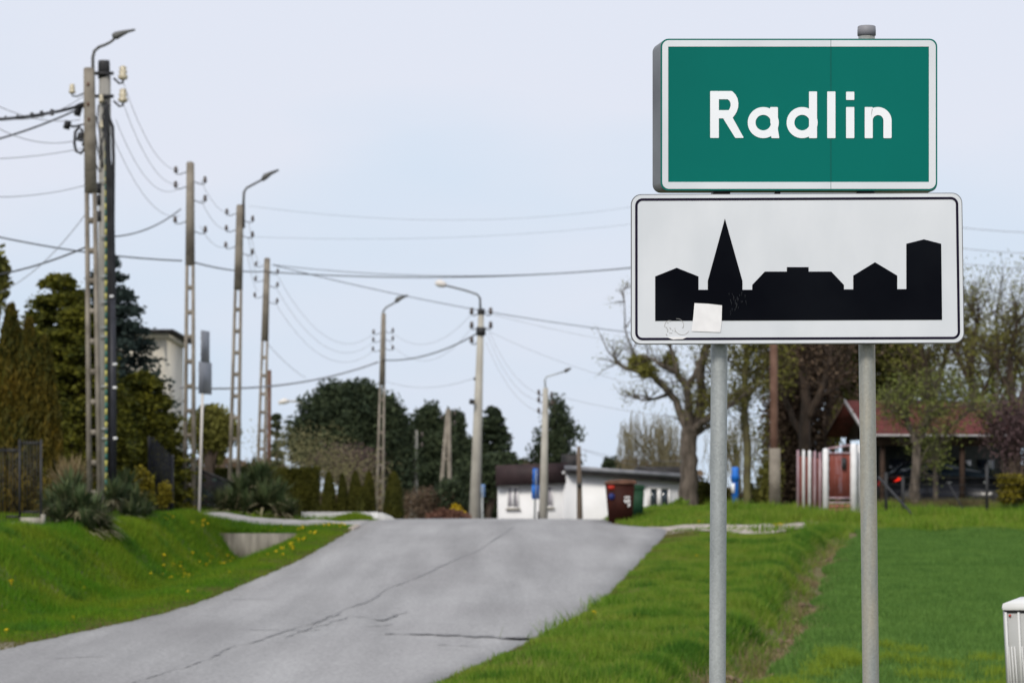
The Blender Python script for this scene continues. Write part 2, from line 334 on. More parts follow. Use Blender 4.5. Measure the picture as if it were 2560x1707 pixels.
tag(sheet('road', np.concatenate([np.arange(-40, 33, 2.), np.arange(33, 98, .2), np.arange(98, 400, 6)]), XL, XR, m_asph, dz=.02, nx=14, zf=road_z, jit=.035, thick=.1), kind='structure')
# gravel shoulders
tag(sheet('gravel_shoulder', np.arange(34, 81, .25), lambda y: XL(y) - .06 - .16 * max(0, math.sin(y * .55) + .2) - (.35 if y < 42.5 else 0), lambda y: XL(y) + .05, m_gravel, dz=.006, nx=4, jit=.05), kind='structure')
tag(sheet('gravel_shoulder.001', np.arange(44, 79, .25), lambda y: XR(y) - .05, lambda y: XR(y) + .05 + .16 * max(0, math.sin(y * .5 + 2) + .2) + .2 * float(ss(y, 68, 78)), m_gravel, dz=.006, nx=4, jit=.06), kind='structure')
# gravel path leaving to the right, and driveway to the left
def pathy(y): return 0
px0 = lambda y: XR(y) - .1
tag(sheet('gravel_fan', np.arange(76.6, 79.3, .15), lambda y: XR(y) - .06, lambda y: XR(y) + .12 + max(0, y - 76.8) * 1.35, m_gravel, dz=.035, nx=14, jit=.07), kind='structure')
tag(sheet('gravel_path', np.arange(79.2, 83.6, .2), px0, lambda y: 6.9 + .5 * math.sin(y * 2), m_gravel, dz=.02, nx=26, jit=.05), kind='structure')
dr = tag(sheet('driveway', np.arange(79.0, 84.6, .2), lambda y: W(430 + 25 * (84.6 - y), 82), lambda y: XL(y) + .02, m_paver, dz=.045, nx=40, jit=.03, thick=.1), kind='structure')
# slow, undulating cracks and repair strips laid on the asphalt
def ribbon(name, pts, w, m, dz):
    pts = np.array(pts, float); t = np.linspace(0, len(pts) - 1, len(pts) * 26)
    x = np.interp(t, range(len(pts)), pts[:, 0]); y = np.interp(t, range(len(pts)), pts[:, 1])
    wob = np.cumsum(rng.normal(size=len(t))) * .011; wob -= np.linspace(wob[0], wob[-1], len(t)); x = x + wob
    d = np.gradient(np.stack([x, y], 1), axis=0); d /= np.linalg.norm(d, axis=1)[:, None] + 1e-9; nrm = np.stack([-d[:, 1], d[:, 0]], 1)
    lf = np.interp(np.arange(len(t)), np.arange(0, len(t) + 6, 6), rng.random(len(np.arange(0, len(t) + 6, 6))))
    ww = w * (np.clip(1.9 * lf - .2, 0.25, 2) * (.5 + rng.random(len(t))))[:, None] * np.sin(np.linspace(.05, math.pi - .05, len(t)))[:, None] ** .3
    A = np.stack([x, y], 1) + nrm * ww / 2; B = np.stack([x, y], 1) - nrm * ww / 2
    V = np.concatenate([np.column_stack([A, road_z(A[:, 0], A[:, 1]) + dz]), np.column_stack([B, road_z(B[:, 0], B[:, 1]) + dz])])
    k = len(t); q = [(i, i + 1, k + i + 1, k + i) for i in range(k - 1)]
    return tag(MB().add(V, q).build(name, m, smooth=True), kind='structure')
def rpt(px, py):      # point of the road seen at a pixel (march along the ray)
    for Y in np.arange(30, 95, .1):
        X = W(px, Y)
        if Zp(py, Y) < 0 and float(road_z(X, Y)) + .02 >= Zp(py, Y): return (X, Y)
    return (W(px, 84), 84)
crk = [rpt(*p) for p in ((330, 1707), (440, 1673), (520, 1650), (620, 1615), (700, 1593), (780, 1565), (860, 1538), (930, 1510), (1000, 1472), (1060, 1440), (1130, 1405), (1190, 1375), (1250, 1338), (1285, 1318))]
ribbon('road_crack', crk, .045, m_tar, .028)
ribbon('road_crack.001', [(x + .08, y) for x, y in crk[4:7]], .028, m_tar, .03)
ribbon('road_crack.002', [(x - .14 + .05 * math.sin(y), y) for x, y in crk[5:7]], .03, m_tar, .032)
for i, pp in enumerate((((960, 1585), (1080, 1587), (1200, 1591), (1290, 1596), (1340, 1600)), ((880, 1540), (960, 1552), (1020, 1530)), ((900, 1568), (980, 1562)), ((560, 1440 + 60), (700, 1497)), ((600, 1574), (760, 1576), (820, 1573)), ((1090, 1612), (1230, 1618)), ((120, 1647), (260, 1640)))):
    ribbon('road_crack.%03d' % (i + 3), [rpt(*p) for p in pp], (.38, .06, .05, .05, .05, .06, .07)[i], m_tar, .034 + .002 * i)

# ------------------------------------------------------------------ grass (stuff)
def blades(name, X, Y, h, w, m, lean=.35, label=None, cat=None):
    n = len(X); Z = ground(X, Y) - .01; th = rng.random(n) * 2 * math.pi
    dx, dy = np.cos(th) * w / 2, np.sin(th) * w / 2; ph = rng.random(n) * 2 * math.pi; ln = np.abs(rng.normal(size=n)) * lean * h
    V = np.empty((n, 3, 3)); V[:, 0] = np.stack([X - dx, Y - dy, Z], 1); V[:, 1] = np.stack([X + dx, Y + dy, Z], 1)
    V[:, 2] = np.stack([X + np.cos(ph) * ln, Y + np.sin(ph) * ln, Z + h], 1)
    f = np.arange(n * 3).reshape(n, 3)
    return tag(MB().add(V.reshape(-1, 3), f).build(name, m), label, cat, kind='stuff')
def patch(X, Y, s, seed): return np.sin(X * s + seed) * np.sin(Y * s * .8 + seed * 2.1) * .5 + np.sin(X * s * 2.3 + Y * s * 1.1 + seed * 3) * .3
# left bank
n = 380000; Y = 38 + 44 * rng.random(n) ** .75; e = .02 + 8.2 * rng.random(n) ** 1.1; X = XL(Y) - e
keep = (X > -.158 * Y - .3) & ~((Y > 77.1) & (Y < 77.35)) & (Y < 79.05) & ((e > .12) | (rng.random(n) < .35)) & ~((e < .5) & (Y < 42.3))
X, Y, e = X[keep], Y[keep], e[keep]; tuft = patch(X, Y, 1.7, 1) + .6
h = (.045 + .07 * rng.random(len(X))) * (1 + .9 * np.clip(tuft, 0, 1.2)) * (.55 + .45 * ss(e, .2, 1.2))
blades('bank_grass', X, Y, h, .014 + .01 * rng.random(len(X)), g_bank, label='bright green grass covering the bank and ditch left of the road', cat='grass')
# right verge
n = 300000; Y = 33.5 + 46 * rng.random(n) ** .8; d = .02 + (GULLY(Y) + .1) * rng.random(n); X = XR(Y) + d
keep = (d > .12) | (rng.random(n) < .5); X, Y, d = X[keep], Y[keep], d[keep]; tuft = patch(X, Y, 2.1, 4) + .5
gl = np.abs(d - GULLY(Y)); keep = ~((Y > 76.6) & (d < .1 + (Y - 76.8) * 1.35)) & ((gl > .25) | (rng.random(len(X)) < .25)); X, Y, d, tuft = X[keep], Y[keep], d[keep], tuft[keep]
h = (.04 + .07 * rng.random(len(X))) * (1 + 1.1 * np.clip(tuft, 0, 1.2)) * (.6 + .4 * ss(d, .2, 1.))
h = h * (1 - .62 * ss(Y, 69, 75) * (d < 3.2)); blades('verge_grass', X, Y, h, .012 + .01 * rng.random(len(X)), g_verge, label='tufted green grass on the verge between road and field', cat='grass')
# tired olive grass in a strip along both road edges
n = 60000; Y = 36 + 43 * rng.random(n) ** .8; e = .03 + .75 * rng.random(n) ** 1.4; sd2 = rng.random(n) < .5; X = np.where(sd2, XL(Y) - e, XR(Y) + e)
blades('edge_grass', X, Y, .03 + .05 * rng.random(n), .016, leaf('olive_edge_grass', [(.08, .08, .02), (.15, .13, .045), (.12, .16, .02)], (.07, .09, .015), (.17, .13, .06), 1.5), label='short olive brown grass along the edges of the asphalt', cat='grass')
# clumps of darker, lusher grass
n = 90000; cY = 35 + 46 * rng.random(260); cX = np.where(rng.random(260) < .62, XR(cY) + np.where(rng.random(260) < .5, GULLY(cY) - .55 + .25 * rng.random(260), .5 + 2.0 * rng.random(260)), XL(cY) - .8 - 5 * rng.random(260)); k_ = rng.integers(0, 260, n)
X = cX[k_] + rng.normal(size=n) * .13; Y = cY[k_] + rng.normal(size=n) * .16; keep = ((X > XR(Y) + .2) | (X < XL(Y) - .3)) & (Y < 79) & ~((Y > 77) & (Y < 77.4)) & ~((X > XR(Y)) & (Y > 71) & (X < XR(Y) + 2.8)); X, Y = X[keep], Y[keep]
blades('lush_grass', X, Y, .09 + .12 * rng.random(len(X)), .014, leaf('lush_grass_blades', [(.015, .055, .003), (.045, .14, .008), (.12, .27, .02)], (.02, .08, .004), (.1, .2, .02), .9), lean=.6, label='darker lush clumps standing out of the roadside grass', cat='grass')
# dry grass along the gully
n = 24000; Y = 34 + 43 * rng.random(n); d = GULLY(Y) + rng.normal(size=n) * .2 + .02; X = XR(Y) + d
keep = patch(X, Y, 1.9, 2) + rng.random(n) * .5 > .3; X, Y = X[keep], Y[keep]
blades('dry_grass', X, Y, .06 + .12 * rng.random(len(X)), .012, g_dry, lean=.9, label='straw coloured dry grass along the gully beside the field', cat='dry grass')
n = 26000; Y = 35 + 42 * rng.random(n); X = XR(Y) + .4 + 2.3 * rng.random(n); keep = patch(X, Y, 2.6, 8) + patch(X, Y, .7, 3) > .35; X, Y = X[keep], Y[keep]
blades('withered_grass', X, Y, .05 + .1 * rng.random(len(X)), .014, leaf('withered_blades', [(.14, .14, .03), (.25, .22, .08), (.33, .28, .13)], (.15, .15, .04), (.28, .23, .09), 2), lean=.7, label='yellowed withered patches within the verge grass', cat='grass')
# clods of bare earth in the gully, too many to count
mb = MB(); ico = np.array([(0, 0, 1), (.9, 0, .2), (.2, .85, .25), (-.8, .4, .2), (-.6, -.7, .2), (.4, -.85, .25), (0, 0, -.4)])
for q_ in range(420):
    y_ = 34.5 + 41 * random.random(); 
    if math.sin(y_ * 1.7) + math.sin(y_ * .8 + 1) + random.random() < .5: continue
    x_ = float(XR(y_)) + float(GULLY(y_)) + random.gauss(.06, .09); s_ = random.uniform(.03, .09)
    v_ = ico * s_ * np.array([1.3, 1, .7]) * rng.uniform(.7, 1.3, (7, 1)) + np.array([x_, y_, float(ground(x_, y_)) + .02]); mb.add(v_, [(0, a_, a_ % 5 + 1, a_ % 5 + 1) for a_ in range(1, 6)] + [(6, a_ % 5 + 1, a_, a_) for a_ in range(1, 6)])
tag(mb.build('soil_clods', mat('bare_earth', (.09, .06, .035), (.28, .205, .125), scale=2.5, bump=.6, bscale=20)), 'crumbled tan and brown earth clods in the gully by the field', 'earth', kind='stuff')
# cereal field
n = 440000; Y = 34 + 45 * rng.random(n) ** .8; d = GULLY(Y) + .3; X = XR(Y) + d + (12.6 - XR(Y) - d) * rng.random(n)
keep = X < .152 * Y + .5; X, Y = X[keep], Y[keep]
blades('cereal_crop', X, Y, (.07 + .07 * rng.random(len(X))) * (1 + .2 * patch(X, Y, 1.3, 3)), .015 + .01 * rng.random(len(X)), g_crop, label='dense young green cereal crop filling the field', cat='crop')
# yellower volunteer tufts standing in the cereal
n = 14000; cY = 36 + 10 * rng.random(40) ** 1.5; cX = XR(cY) + GULLY(cY) + .6 + 3.6 * rng.random(40); k_ = rng.integers(0, 40, n)
X = cX[k_] + rng.normal(size=n) * .12; Y = cY[k_] + rng.normal(size=n) * .15
blades('field_tufts', X, Y, .1 + .1 * rng.random(n), .016, leaf('yellow_green_blades', [(.1, .16, .01), (.2, .3, .02), (.3, .38, .06)], (.12, .18, .01), (.24, .32, .03), 2, .3), lean=.5, label='yellower grass tufts standing in the near corner of the cereal field', cat='grass')
# bank behind the field and the mound under the trees
n = 120000; Y = 78.5 + 20 * rng.random(n); X = 2.3 + 15 * rng.random(n)
keep = ~((X < 7.3 + .4 * np.sin(Y * 2)) & (Y > 79.2) & (Y < 83.7)) & (X > XR(Y) + .15) & (X < .155 * Y + 1); X, Y = X[keep], Y[keep]
h = (.06 + .1 * rng.random(len(X))) * (1 + 2.4 * np.clip(patch(X, Y, 1.4, 6), 0, 1) * (X > 5.5))
blades('mound_grass', X, Y, h, .02 + .012 * rng.random(len(X)), g_verge, label='rough grass on the raised ground beyond the gravel path', cat='grass')
n = 60000; Y = 84.6 + 22 * rng.random(n); X = -17 + 13.2 * rng.random(n); keep = (X < XL(Y) - .15) & (X > -.16 * Y - 1); X, Y = X[keep], Y[keep]
blades('yard_grass', X, Y, .06 + .09 * rng.random(len(X)), .02, g_bank, label='short grass behind the driveway on the left', cat='grass')
# coarse tufts
def tufts(name, spots, m, label, hh=.28, r=.22, n=240):
    X = np.concatenate([rng.normal(x, r, n) for x, y in spots]); Y = np.concatenate([rng.normal(y, r, n) for x, y in spots])
    blades(name, X, Y, hh * (.5 + .5 * rng.random(len(X))), .02, m, lean=.55, label=label, cat='grass')
tufts('grass_tuft', [(W(2010 + 14 * i, 84.5), 84.5 + .2 * (i % 3)) for i in range(5)] + [(XR(y) + GULLY(y) - .5 + .3 * math.sin(y * 3), y) for y in (45, 49.5, 53, 58, 62.5, 66, 70, 74)] + [(XR(50.3) + .3, 50.3), (XR(46) + .35, 46), (XR(43.2) + .4, 43.2)], g_verge, 'taller tufts of grass on the verge and below the red fence')
# dandelions: individual flower heads on stems
mb = MB(); mb.tube([(0, 0, 0), (0, 0, .09)], .006, 5); pr = []
for k in range(10):
    a = k * 2 * math.pi / 10; pr.append((.05 * math.cos(a), .05 * math.sin(a), .1))
mb.add(pr + [(0, 0, .125), (0, 0, .085)], [(k, (k + 1) % 10, 10, 10) for k in range(10)] + [((k + 1) % 10, k, 11, 11) for k in range(10)])
m_dand = mat('dandelion_yellow', (.62, .42, .0), (.75, .52, .0), scale=30, rough=.7)
dand0 = mb.build('dandelion', m_dand); first = [True]
def dand(x, y, lab, grp):
    o = dand0 if first[0] else dand0.copy()
    if not first[0]: COL.objects.link(o)
    first[0] = False; o.location = (x, y, float(ground(x, y)) + .02); s = .5 + .45 * random.random(); o.scale = (s, s, s * .9); o.rotation_euler = (random.uniform(.2, .6), random.uniform(-.3, .3), random.random() * 6)
    tag(o, lab, 'dandelion', grp)
def gpt(px, py, y0=36, y1=100):
    for Yq in np.arange(y0, y1, .1):
        Xq = W(px, Yq)
        if float(ground(Xq, Yq)) >= Zp(py, Yq): return (Xq, Yq)
    return None
cl = [(700, 1360, 45, 22, 34, 'right of the culvert wall'), (770, 1330, 30, 10, 14, 'right of the culvert wall'), (660, 1385, 40, 16, 14, 'at the foot of the culvert wall'), (830, 1318, 30, 6, 14, 'on the verge by the driveway mouth'), (430, 1430, 45, 25, 9, 'on the slope left of the ditch'), (470, 1450, 30, 12, 9, 'on the slope left of the ditch'), (520, 1410, 40, 25, 8, 'on the slope left of the ditch'), (420, 1300, 40, 12, 10, 'at the bank top near the lattice pole'), (560, 1400, 60, 25, 8, 'in the ditch before the culvert'), (500, 1315, 30, 10, 6, 'at the bank top near the lattice pole'), (620, 1400, 60, 15, 8, 'in the ditch before the culvert'), (250, 1500, 200, 60, 9, 'scattered low on the left bank'), (740, 1350, 20, 8, 14, 'right of the culvert wall')]
for (cx, cy, sx_, sy_, n, where) in cl:
    for _ in range(int(n * 1.5)):
        q = gpt(random.gauss(cx, sx_ * .6), random.gauss(cy, sy_ * .6), 40, 79)
        if q and q[0] < float(XL(q[1])) - .25 and not 77.0 < q[1] < 77.5: dand(q[0], q[1], 'yellow dandelion flower ' + where, 'dandelions ' + where)
for (cx, cy, n, s, where) in ((1960, 1318, 7, 12, 'at the end of the gravel path'), (1945, 1320, 4, 8, 'at the end of the gravel path'), (1755, 1309, 3, 7, 'behind the gravel path'), (1310, 1608, 3, 6, 'at the near right road edge'), (1415, 1568, 2, 4, 'at the right road edge by the tuft'), (1684, 1425, 2, 4, 'left of the left sign post'), (1740, 1395, 2, 4, 'left of the left sign post'), (1475, 1546, 2, 6, 'at the right road edge by the tuft')):
    for _ in range(n):
        q = gpt(random.gauss(cx, s), random.gauss(cy, 3))
        if q and q[0] > float(XR(q[1])) + .1: dand(q[0], q[1], 'yellow dandelion flower ' + where, 'dandelions ' + where)

# culvert head wall in the ditch
t = thing('culvert_wall', base(620, 77.25), 'weathered concrete culvert wall in the ditch under the driveway', 'culvert')
xa, xb = W(500, 77.2), W(740, 77.2)
MB().box(xa, xb, 77.2, 77.34, -1.35, -.43).build('wall', mat('stained_concrete', (.10, .09, .07), (.29, .265, .22), scale=1.6, stretch=(3.5, 1, .5), bump=.5, bscale=12), t)
n_ = 900; gx_ = rng.uniform(W(515, 77), W(705, 77), n_); blades('culvert_grass', gx_, np.where(rng.random(n_) < .6, 77.42, 77.05) + rng.normal(size=n_) * .06, .1 + .14 * rng.random(n_), .02, g_bank, lean=.6, label='grass overhanging the culvert wall and growing at its foot', cat='grass')
# kerb stones at the driveway mouth
for i in range(5):
    x = float(XL(79 - i * .5)) - .02
    o = MB().box(x - .09, x + .04, 78.75 - i * .5, 79.2 - i * .5, float(ZR(79 - i * .5)) - .1, float(ZR(79 - i * .5)) + .05).build('kerb_stone', m_gravel); tag(o, '%s pale kerb stone at the corner of driveway and road' % ('farthest', 'second farthest', 'middle', 'second nearest', 'nearest')[::-1][i], 'kerb', 'kerb stones at the driveway mouth')

# ------------------------------------------------------------------ town sign
SY = 12.3; S = FP / SY
def sx(px): return (px - CX) / S
def sz(py): return (HY - py) / S
def Q(x, y): return (sx(1560 + x * .5549), sz(30 + y * .5549))       # enlarged crop pixels -> metres on the sign
def rrect(x0, x1, z0, z1, r, k=7):
    pts = []
    for (cx, cz, a0) in ((x1 - r, z1 - r, 0), (x0 + r, z1 - r, 90), (x0 + r, z0 + r, 180), (x1 - r, z0 + r, 270)):
        for i in range(k):
            a = math.radians(a0 + 90 * i / (k - 1)); pts.append((cx + r * math.cos(a), cz + r * math.sin(a)))
    return pts
m_sgreen = mat('reflective_green_sheeting', (.0003, .127, .106), (.0003, .142, .118), scale=1.2, rough=.6, spec=.08, space='Object')
m_swhite = mat('reflective_white_sheeting', (.60, .625, .67), (.67, .69, .735), scale=2.5, rough=.4, spec=.35, bump=.02, bscale=200, stretch=(2, 1, 1))
m_sletter = mat('white_letter_sheeting', (.78, .80, .85), (.82, .84, .88), scale=3, rough=.4)
m_sblack = mat('black_print', (.003, .0035, .006), (.006, .007, .010), scale=3, rough=.8, spec=.02)
m_sline = mat('dark_border_print', (.008, .005, .018), (.01, .007, .022), scale=3, rough=.6, spec=.1)
m_rim = mat('folded_aluminium', (.12, .12, .13), (.26, .27, .28), scale=2.5, rough=.42, metal=.5)
m_rim2 = mat('painted_rim', (.55, .55, .52), (.65, .65, .62), scale=4, rough=.5)
m_stick = mat('grubby_paper_sticker', (.74, .73, .75), (.80, .79, .81), scale=30, rough=.7)
m_dirt = mat('sticker_residue', (.4, .39, .38), (.55, .55, .55), scale=40, rough=.8)
for mm_ in (m_galv, m_galvl):
    n_ = mm_.node_tree.nodes; l_ = mm_.node_tree.links; b_ = n_['Principled BSDF']; src = b_.inputs['Base Color'].links[0].from_socket
    tc_ = n_.new('ShaderNodeTexCoord'); v_ = n_.new('ShaderNodeTexVoronoi'); v_.inputs['Scale'].default_value = 130; l_.new(tc_.outputs['Object'], v_.inputs[0])
    q_ = n_.new('ShaderNodeMapRange'); q_.inputs[3].default_value = .88; q_.inputs[4].default_value = 1.1; l_.new(v_.outputs['Color'], q_.inputs[0])
    k_ = n_.new('ShaderNodeVectorMath'); k_.operation = 'SCALE'; l_.new(src, k_.inputs[0]); l_.new(q_.outputs[0], k_.inputs['Scale']); l_.new(k_.outputs[0], b_.inputs['Base Color'])
# posts
def post(name, pts, top_cap, lab, mt):
    t = thing(name, (pts[0][0], SY + .1, -1.85), lab, 'sign post', 'posts of the town sign')
    MB().tube([(x, SY + .085, z) for x, z in pts], .0302, 24).build('tube', mt, t, smooth=False).data.polygons.foreach_set('use_smooth', [True] * (24 * (len(pts) - 1)) + [False] * 48)
    if top_cap:
        x, z = pts[-1]; c = MB(); c.tube([(x, SY + .085, z - .014), (x, SY + .085, z + .004), (x, SY + .085, z + .018), (x, SY + .085, z + .021)], [.0335, .0335, .0325, .029], 24); c.build('cap', m_capg, t, smooth=True)
    return t
m_capg = mat('grey_plastic_cap', (.18, .18, .2), (.24, .24, .26), scale=5, rough=.55)
s2 = S * 12.3 / 12.385
def pz(py): return (HY - py) / s2
def pxx(px): return (px - CX) / s2
pl = post('sign_post', [(pxx(1790), -1.9), (pxx(1793.5), pz(1707)), (pxx(1798), pz(865)), (pxx(1798.5), pz(300))], False, 'left galvanised steel post carrying the town sign', m_galv)
prr = post('sign_post', [(pxx(2184), -1.9), (pxx(2177), pz(1707)), (pxx(2167), pz(865)), (pxx(2166.5), pz(80))], True, 'right galvanised post of the town sign with grey end cap', m_galvl)
# upper panel
t = thing('town_sign', (sx(2000), SY, sz(476)), 'green town entry sign reading Radlin with white border', 'town sign')
F = Q; y0 = SY
xl_, zt = Q(165, 122); xr_, zb_ = Q(1411, 805)
front = rrect(xl_, xr_, zb_, zt, .028); back = rrect(xl_ - .027, xr_ - .004, zb_ - .004, zt - .012, .03); mid = rrect(xl_ - .008, xr_ + .002, zb_ - .003, zt - .003, .029)
V = [(x, y0 + .0, z) for x, z in front] + [(x, y0 + .016, z) for x, z in mid] + [(x, y0 + .052, z) for x, z in back]; k = len(front)
fs = [(r * k + i, r * k + (i + 1) % k, (r + 1) * k + (i + 1) % k, (r + 1) * k + i) for r in range(2) for i in range(k)]
mbx = MB().add(V, fs); cb = len(V); mbx.add([(x, y0 + .052, z) for x, z in back] + [(sx(2000), y0 + .052, sz(290))], [(i, (i + 1) % k, k, k) for i in range(k)])
mbx.build('back_tray', m_rim, t, smooth=True)
gp = ngon('green_panel', front, y0 - .0025, m_sgreen, t, .002)
def ins(a): 
    x0, z1 = Q(165 + a, 122 + a); x1, z0 = Q(1411 - a, 805 - a); return x0, x1, z0, z1
x0, x1, z0, z1 = ins(7); xi0, zi1 = Q(199, 158); xi1, zi0 = Q(1373, 767)
ngon('white_border', rrect(x0, x1, z0, z1, .024), y0 - .0045, m_swhite, t, .0012, hole=rrect(xi0, xi1, zi0, zi1, .0012))
L = [y0 - .0046]
def piece(pts, par):
    L[0] -= .00012; return pts, L[0]
def arc(cx, cy, r, a0, a1, k=24): return [(cx + r * math.cos(math.radians(a0 + (a1 - a0) * i / k)), cy - r * math.sin(math.radians(a0 + (a1 - a0) * i / k))) for i in range(k + 1)]
def letter(name, polys, holes=()):
    objs = None
    import bmesh
    bm = bmesh.new()
    for q, (pts, hole) in enumerate(polys):
        y = y0 - .0046 - .000012 * q
        pv = [bm.verts.new((Q(*p)[0], y, Q(*p)[1])) for p in pts]
        if hole:
            hv = [bm.verts.new((Q(*p)[0], y, Q(*p)[1])) for p in hole]; k = len(pv)
            for i in range(k - (1 if hole == 'x' else 0)): bm.faces.new((pv[i], pv[(i + 1) % k], hv[(i + 1) % k], hv[i]))
        else: bm.faces.new(pv)
    bmesh.ops.triangulate(bm, faces=[f for f in bm.faces if len(f.verts) > 4])
    r = bmesh.ops.extrude_face_region(bm, geom=bm.faces[:])
    for v in [g for g in r['geom'] if isinstance(g, bmesh.types.BMVert)]: v.co.y += .0009
    bmesh.ops.recalc_face_normals(bm, faces=bm.faces[:])
    me = bpy.data.meshes.new(name); bm.to_mesh(me); bm.free(); me.materials.append(m_sletter); return link(name, me, t)
def ring(cx, cy, R, r, k=40): return ([(cx + R * math.cos(2 * math.pi * i / k), cy + R * math.sin(2 * math.pi * i / k)) for i in range(k)], [(cx + r * math.cos(2 * math.pi * i / k), cy + r * math.sin(2 * math.pi * i / k)) for i in range(k)])
def rect(x0, y0_, x1, y1, b=2): return [(x0 + b, y0_), (x1 - b, y0_), (x1, y0_ + b), (x1, y1 - b), (x1 - b, y1), (x0 + b, y1), (x0, y1 - b), (x0, y0_ + b)]
Rout = [(427, 358), (484, 358), (490, 361), (502, 374), (511, 391), (515, 412), (514, 431), (507, 452), (498, 467), (489, 478), (450, 481), (427, 481)]
Rin = [(427, 395), (466, 395), (470, 397), (475, 402), (478, 408), (480, 416), (480, 424), (478, 431), (475, 438), (471, 444), (450, 444), (427, 444)]
letter('letter', [(rect(388, 358, 427, 569), None), (Rout, Rin), ([(447, 482), (488, 476), (538, 566), (537, 569), (502, 569), (499, 566)], None)])
letter('letter', [ring(627, 500, 70, 35) , ([(657, 440), (657, 434), (660, 430), (690, 430), (693, 433), (693, 530), (699, 567), (697, 570), (667, 570), (663, 567), (663, 520), (659, 500)], None)])
letter('letter', [ring(802, 500, 70, 35), (rect(833, 360, 869, 570), None)])
letter('letter', [(rect(915, 360, 952, 570), None)])
dd = letter('letter', [(rect(1000, 430, 1037, 570), None), (rect(1000, 361, 1037, 398), None)])
no = arc(1145, 490, 60, 0, 130); ni = arc(1145, 490, 24, 0, 180, 24)
ncurve = [(1205, 567), (1202, 570), (1171, 570), (1168, 567), (1168, 491)] + arc(1144, 490, 24, 0, 180, 20) + [(1120, 500), (1112, 480)] + [(1119, 440)] + arc(1143, 492, 62, 115, 0, 20)
letter('letter', [(rect(1084, 430, 1120, 570), None), (ncurve, None)])
xs, zs1 = Q(930.5, 125); xs2, zs0 = Q(932.5, 802)
ngon('seam', [(xs, zs0), (xs2, zs0), (xs2, zs1), (xs, zs1)], y0 - .00456, mat('seam_green', (.004, .07, .06), (.006, .09, .08), scale=5), t, .0004)
for (a, b) in ((405, 480), (683, 706), (1053, 1128)):
    (x0, _), (x1, _) = Q(a, 0), Q(b, 0)
    MB().box(x0, x1, y0 + .012, y0 + .06, Q(0, 816)[1], Q(0, 806)[1] + .01).build('clamp', m_metal, t)
# lower panel
t = thing('skyline_sign', (sx(2000), SY, sz(860)), 'white built-up area sign with black town skyline silhouette', 'road sign')
tl, tr_, bl, br = (31, 822), (1523, 815), (31, 1498), (1533, 1493)
def warp(u, v):       # panel coordinates 0..1 (v down) -> metres, follows the slightly skewed sheet
    x = (tl[0] * (1 - u) + tr_[0] * u) * (1 - v) + (bl[0] * (1 - u) + br[0] * u) * v
    y = (tl[1] * (1 - u) + tr_[1] * u) * (1 - v) + (bl[1] * (1 - u) + br[1] * u) * v
    return Q(x, y)
def wrr(a, r, k=8):   # inset a, radius r in crop pixels
    WW, HH = 1497.0, 676.0; return [warp(x / WW, 1 - z / HH) for x, z in rrect(a, WW - a, a, HH - a, r, k)]
ngon('edge_rim', wrr(0, 46), y0 - .003, m_rim, t, .022)
ngon('white_panel', wrr(4, 44), y0 - .0055, m_swhite, t, .002)
ngon('black_border', wrr(19, 33), y0 - .0068, m_sline, t, .001, hole=wrr(30, 22))
sky_pts = [(140, 1392), (140, 1192), (237, 1153), (335, 1192), (335, 1252), (377, 1252), (377, 1212), (454, 932), (533, 1212), (533, 1252), (577, 1252), (577, 1230), (634, 1170), (733, 1170), (733, 1150), (831, 1150), (831, 1170), (933, 1170), (990, 1230), (990, 1250), (1032, 1250), (1032, 1188), (1130, 1128), (1230, 1188), (1230, 1249), (1271, 1249), (1271, 1045), (1350, 1025), (1428, 1045), (1432, 1387)]
ngon('skyline_print', [Q(*p) for p in sky_pts], y0 - .0068, m_sblack, t, .001)
st = ngon('sticker', [Q(*p) for p in ((317, 1312), (380, 1315), (441, 1322), (439, 1400), (434, 1443), (370, 1441), (304, 1438), (311, 1380))], y0 - .0082, m_stick, t, .0012)
# residue over the border and scratches left by peeled stickers
ngon('sticker_residue', [Q(*p) for p in ((196, 1467), (215, 1464), (285, 1465), (262, 1474), (240, 1474), (222, 1476))], y0 - .0084, m_stick, t, .0012)
rb = MB()
for (cx, cy, rr, a0, a1) in ((262, 1420, 34, 180, 330), (205, 1412, 22, 60, 200), (240, 1410, 28, -30, 100)):
    ps = arc(cx, cy, rr, a0, a1, 10); rb.tube([(Q(*p)[0], y0 - .0062, Q(*p)[1]) for p in ps], .0011, 4)
for _ in range(16):
    p = (random.gauss(205, 16), random.gauss(1425, 16)); q = (p[0] + random.uniform(-5, 5), p[1] + random.uniform(-7, 7)); rb.tube([(Q(*p)[0], y0 - .0062, Q(*p)[1]), (Q(*q)[0], y0 - .0062, Q(*q)[1])], .0014, 4)
rb.build('sticker_residue', m_dirt, t)
sc_ = MB()
for _ in range(26):
    p = (random.gauss(505, 20), random.gauss(1310, 26)); sc_.tube([(Q(*p)[0], y0 - .0071, Q(*p)[1]), (Q(p[0] + random.uniform(-4, 4), p[1])[0], y0 - .0071, Q(0, p[1] + random.uniform(8, 22))[1])], .0007, 4)
sc_.build('scratches', mat('faint_scratches', (.025, .028, .035)), t)
for (a, b) in ((398, 470), (1058, 1130)):
    (x0, _), (x1, _) = Q(a, 0), Q(b, 0)
    for pyy in (1480, 860): MB().box(x0 - .01, x1 + .01, y0 + .0195, y0 + .05, Q(0, pyy)[1] - .012, Q(0, pyy)[1] + .012).build('clamp', m_metal, t)

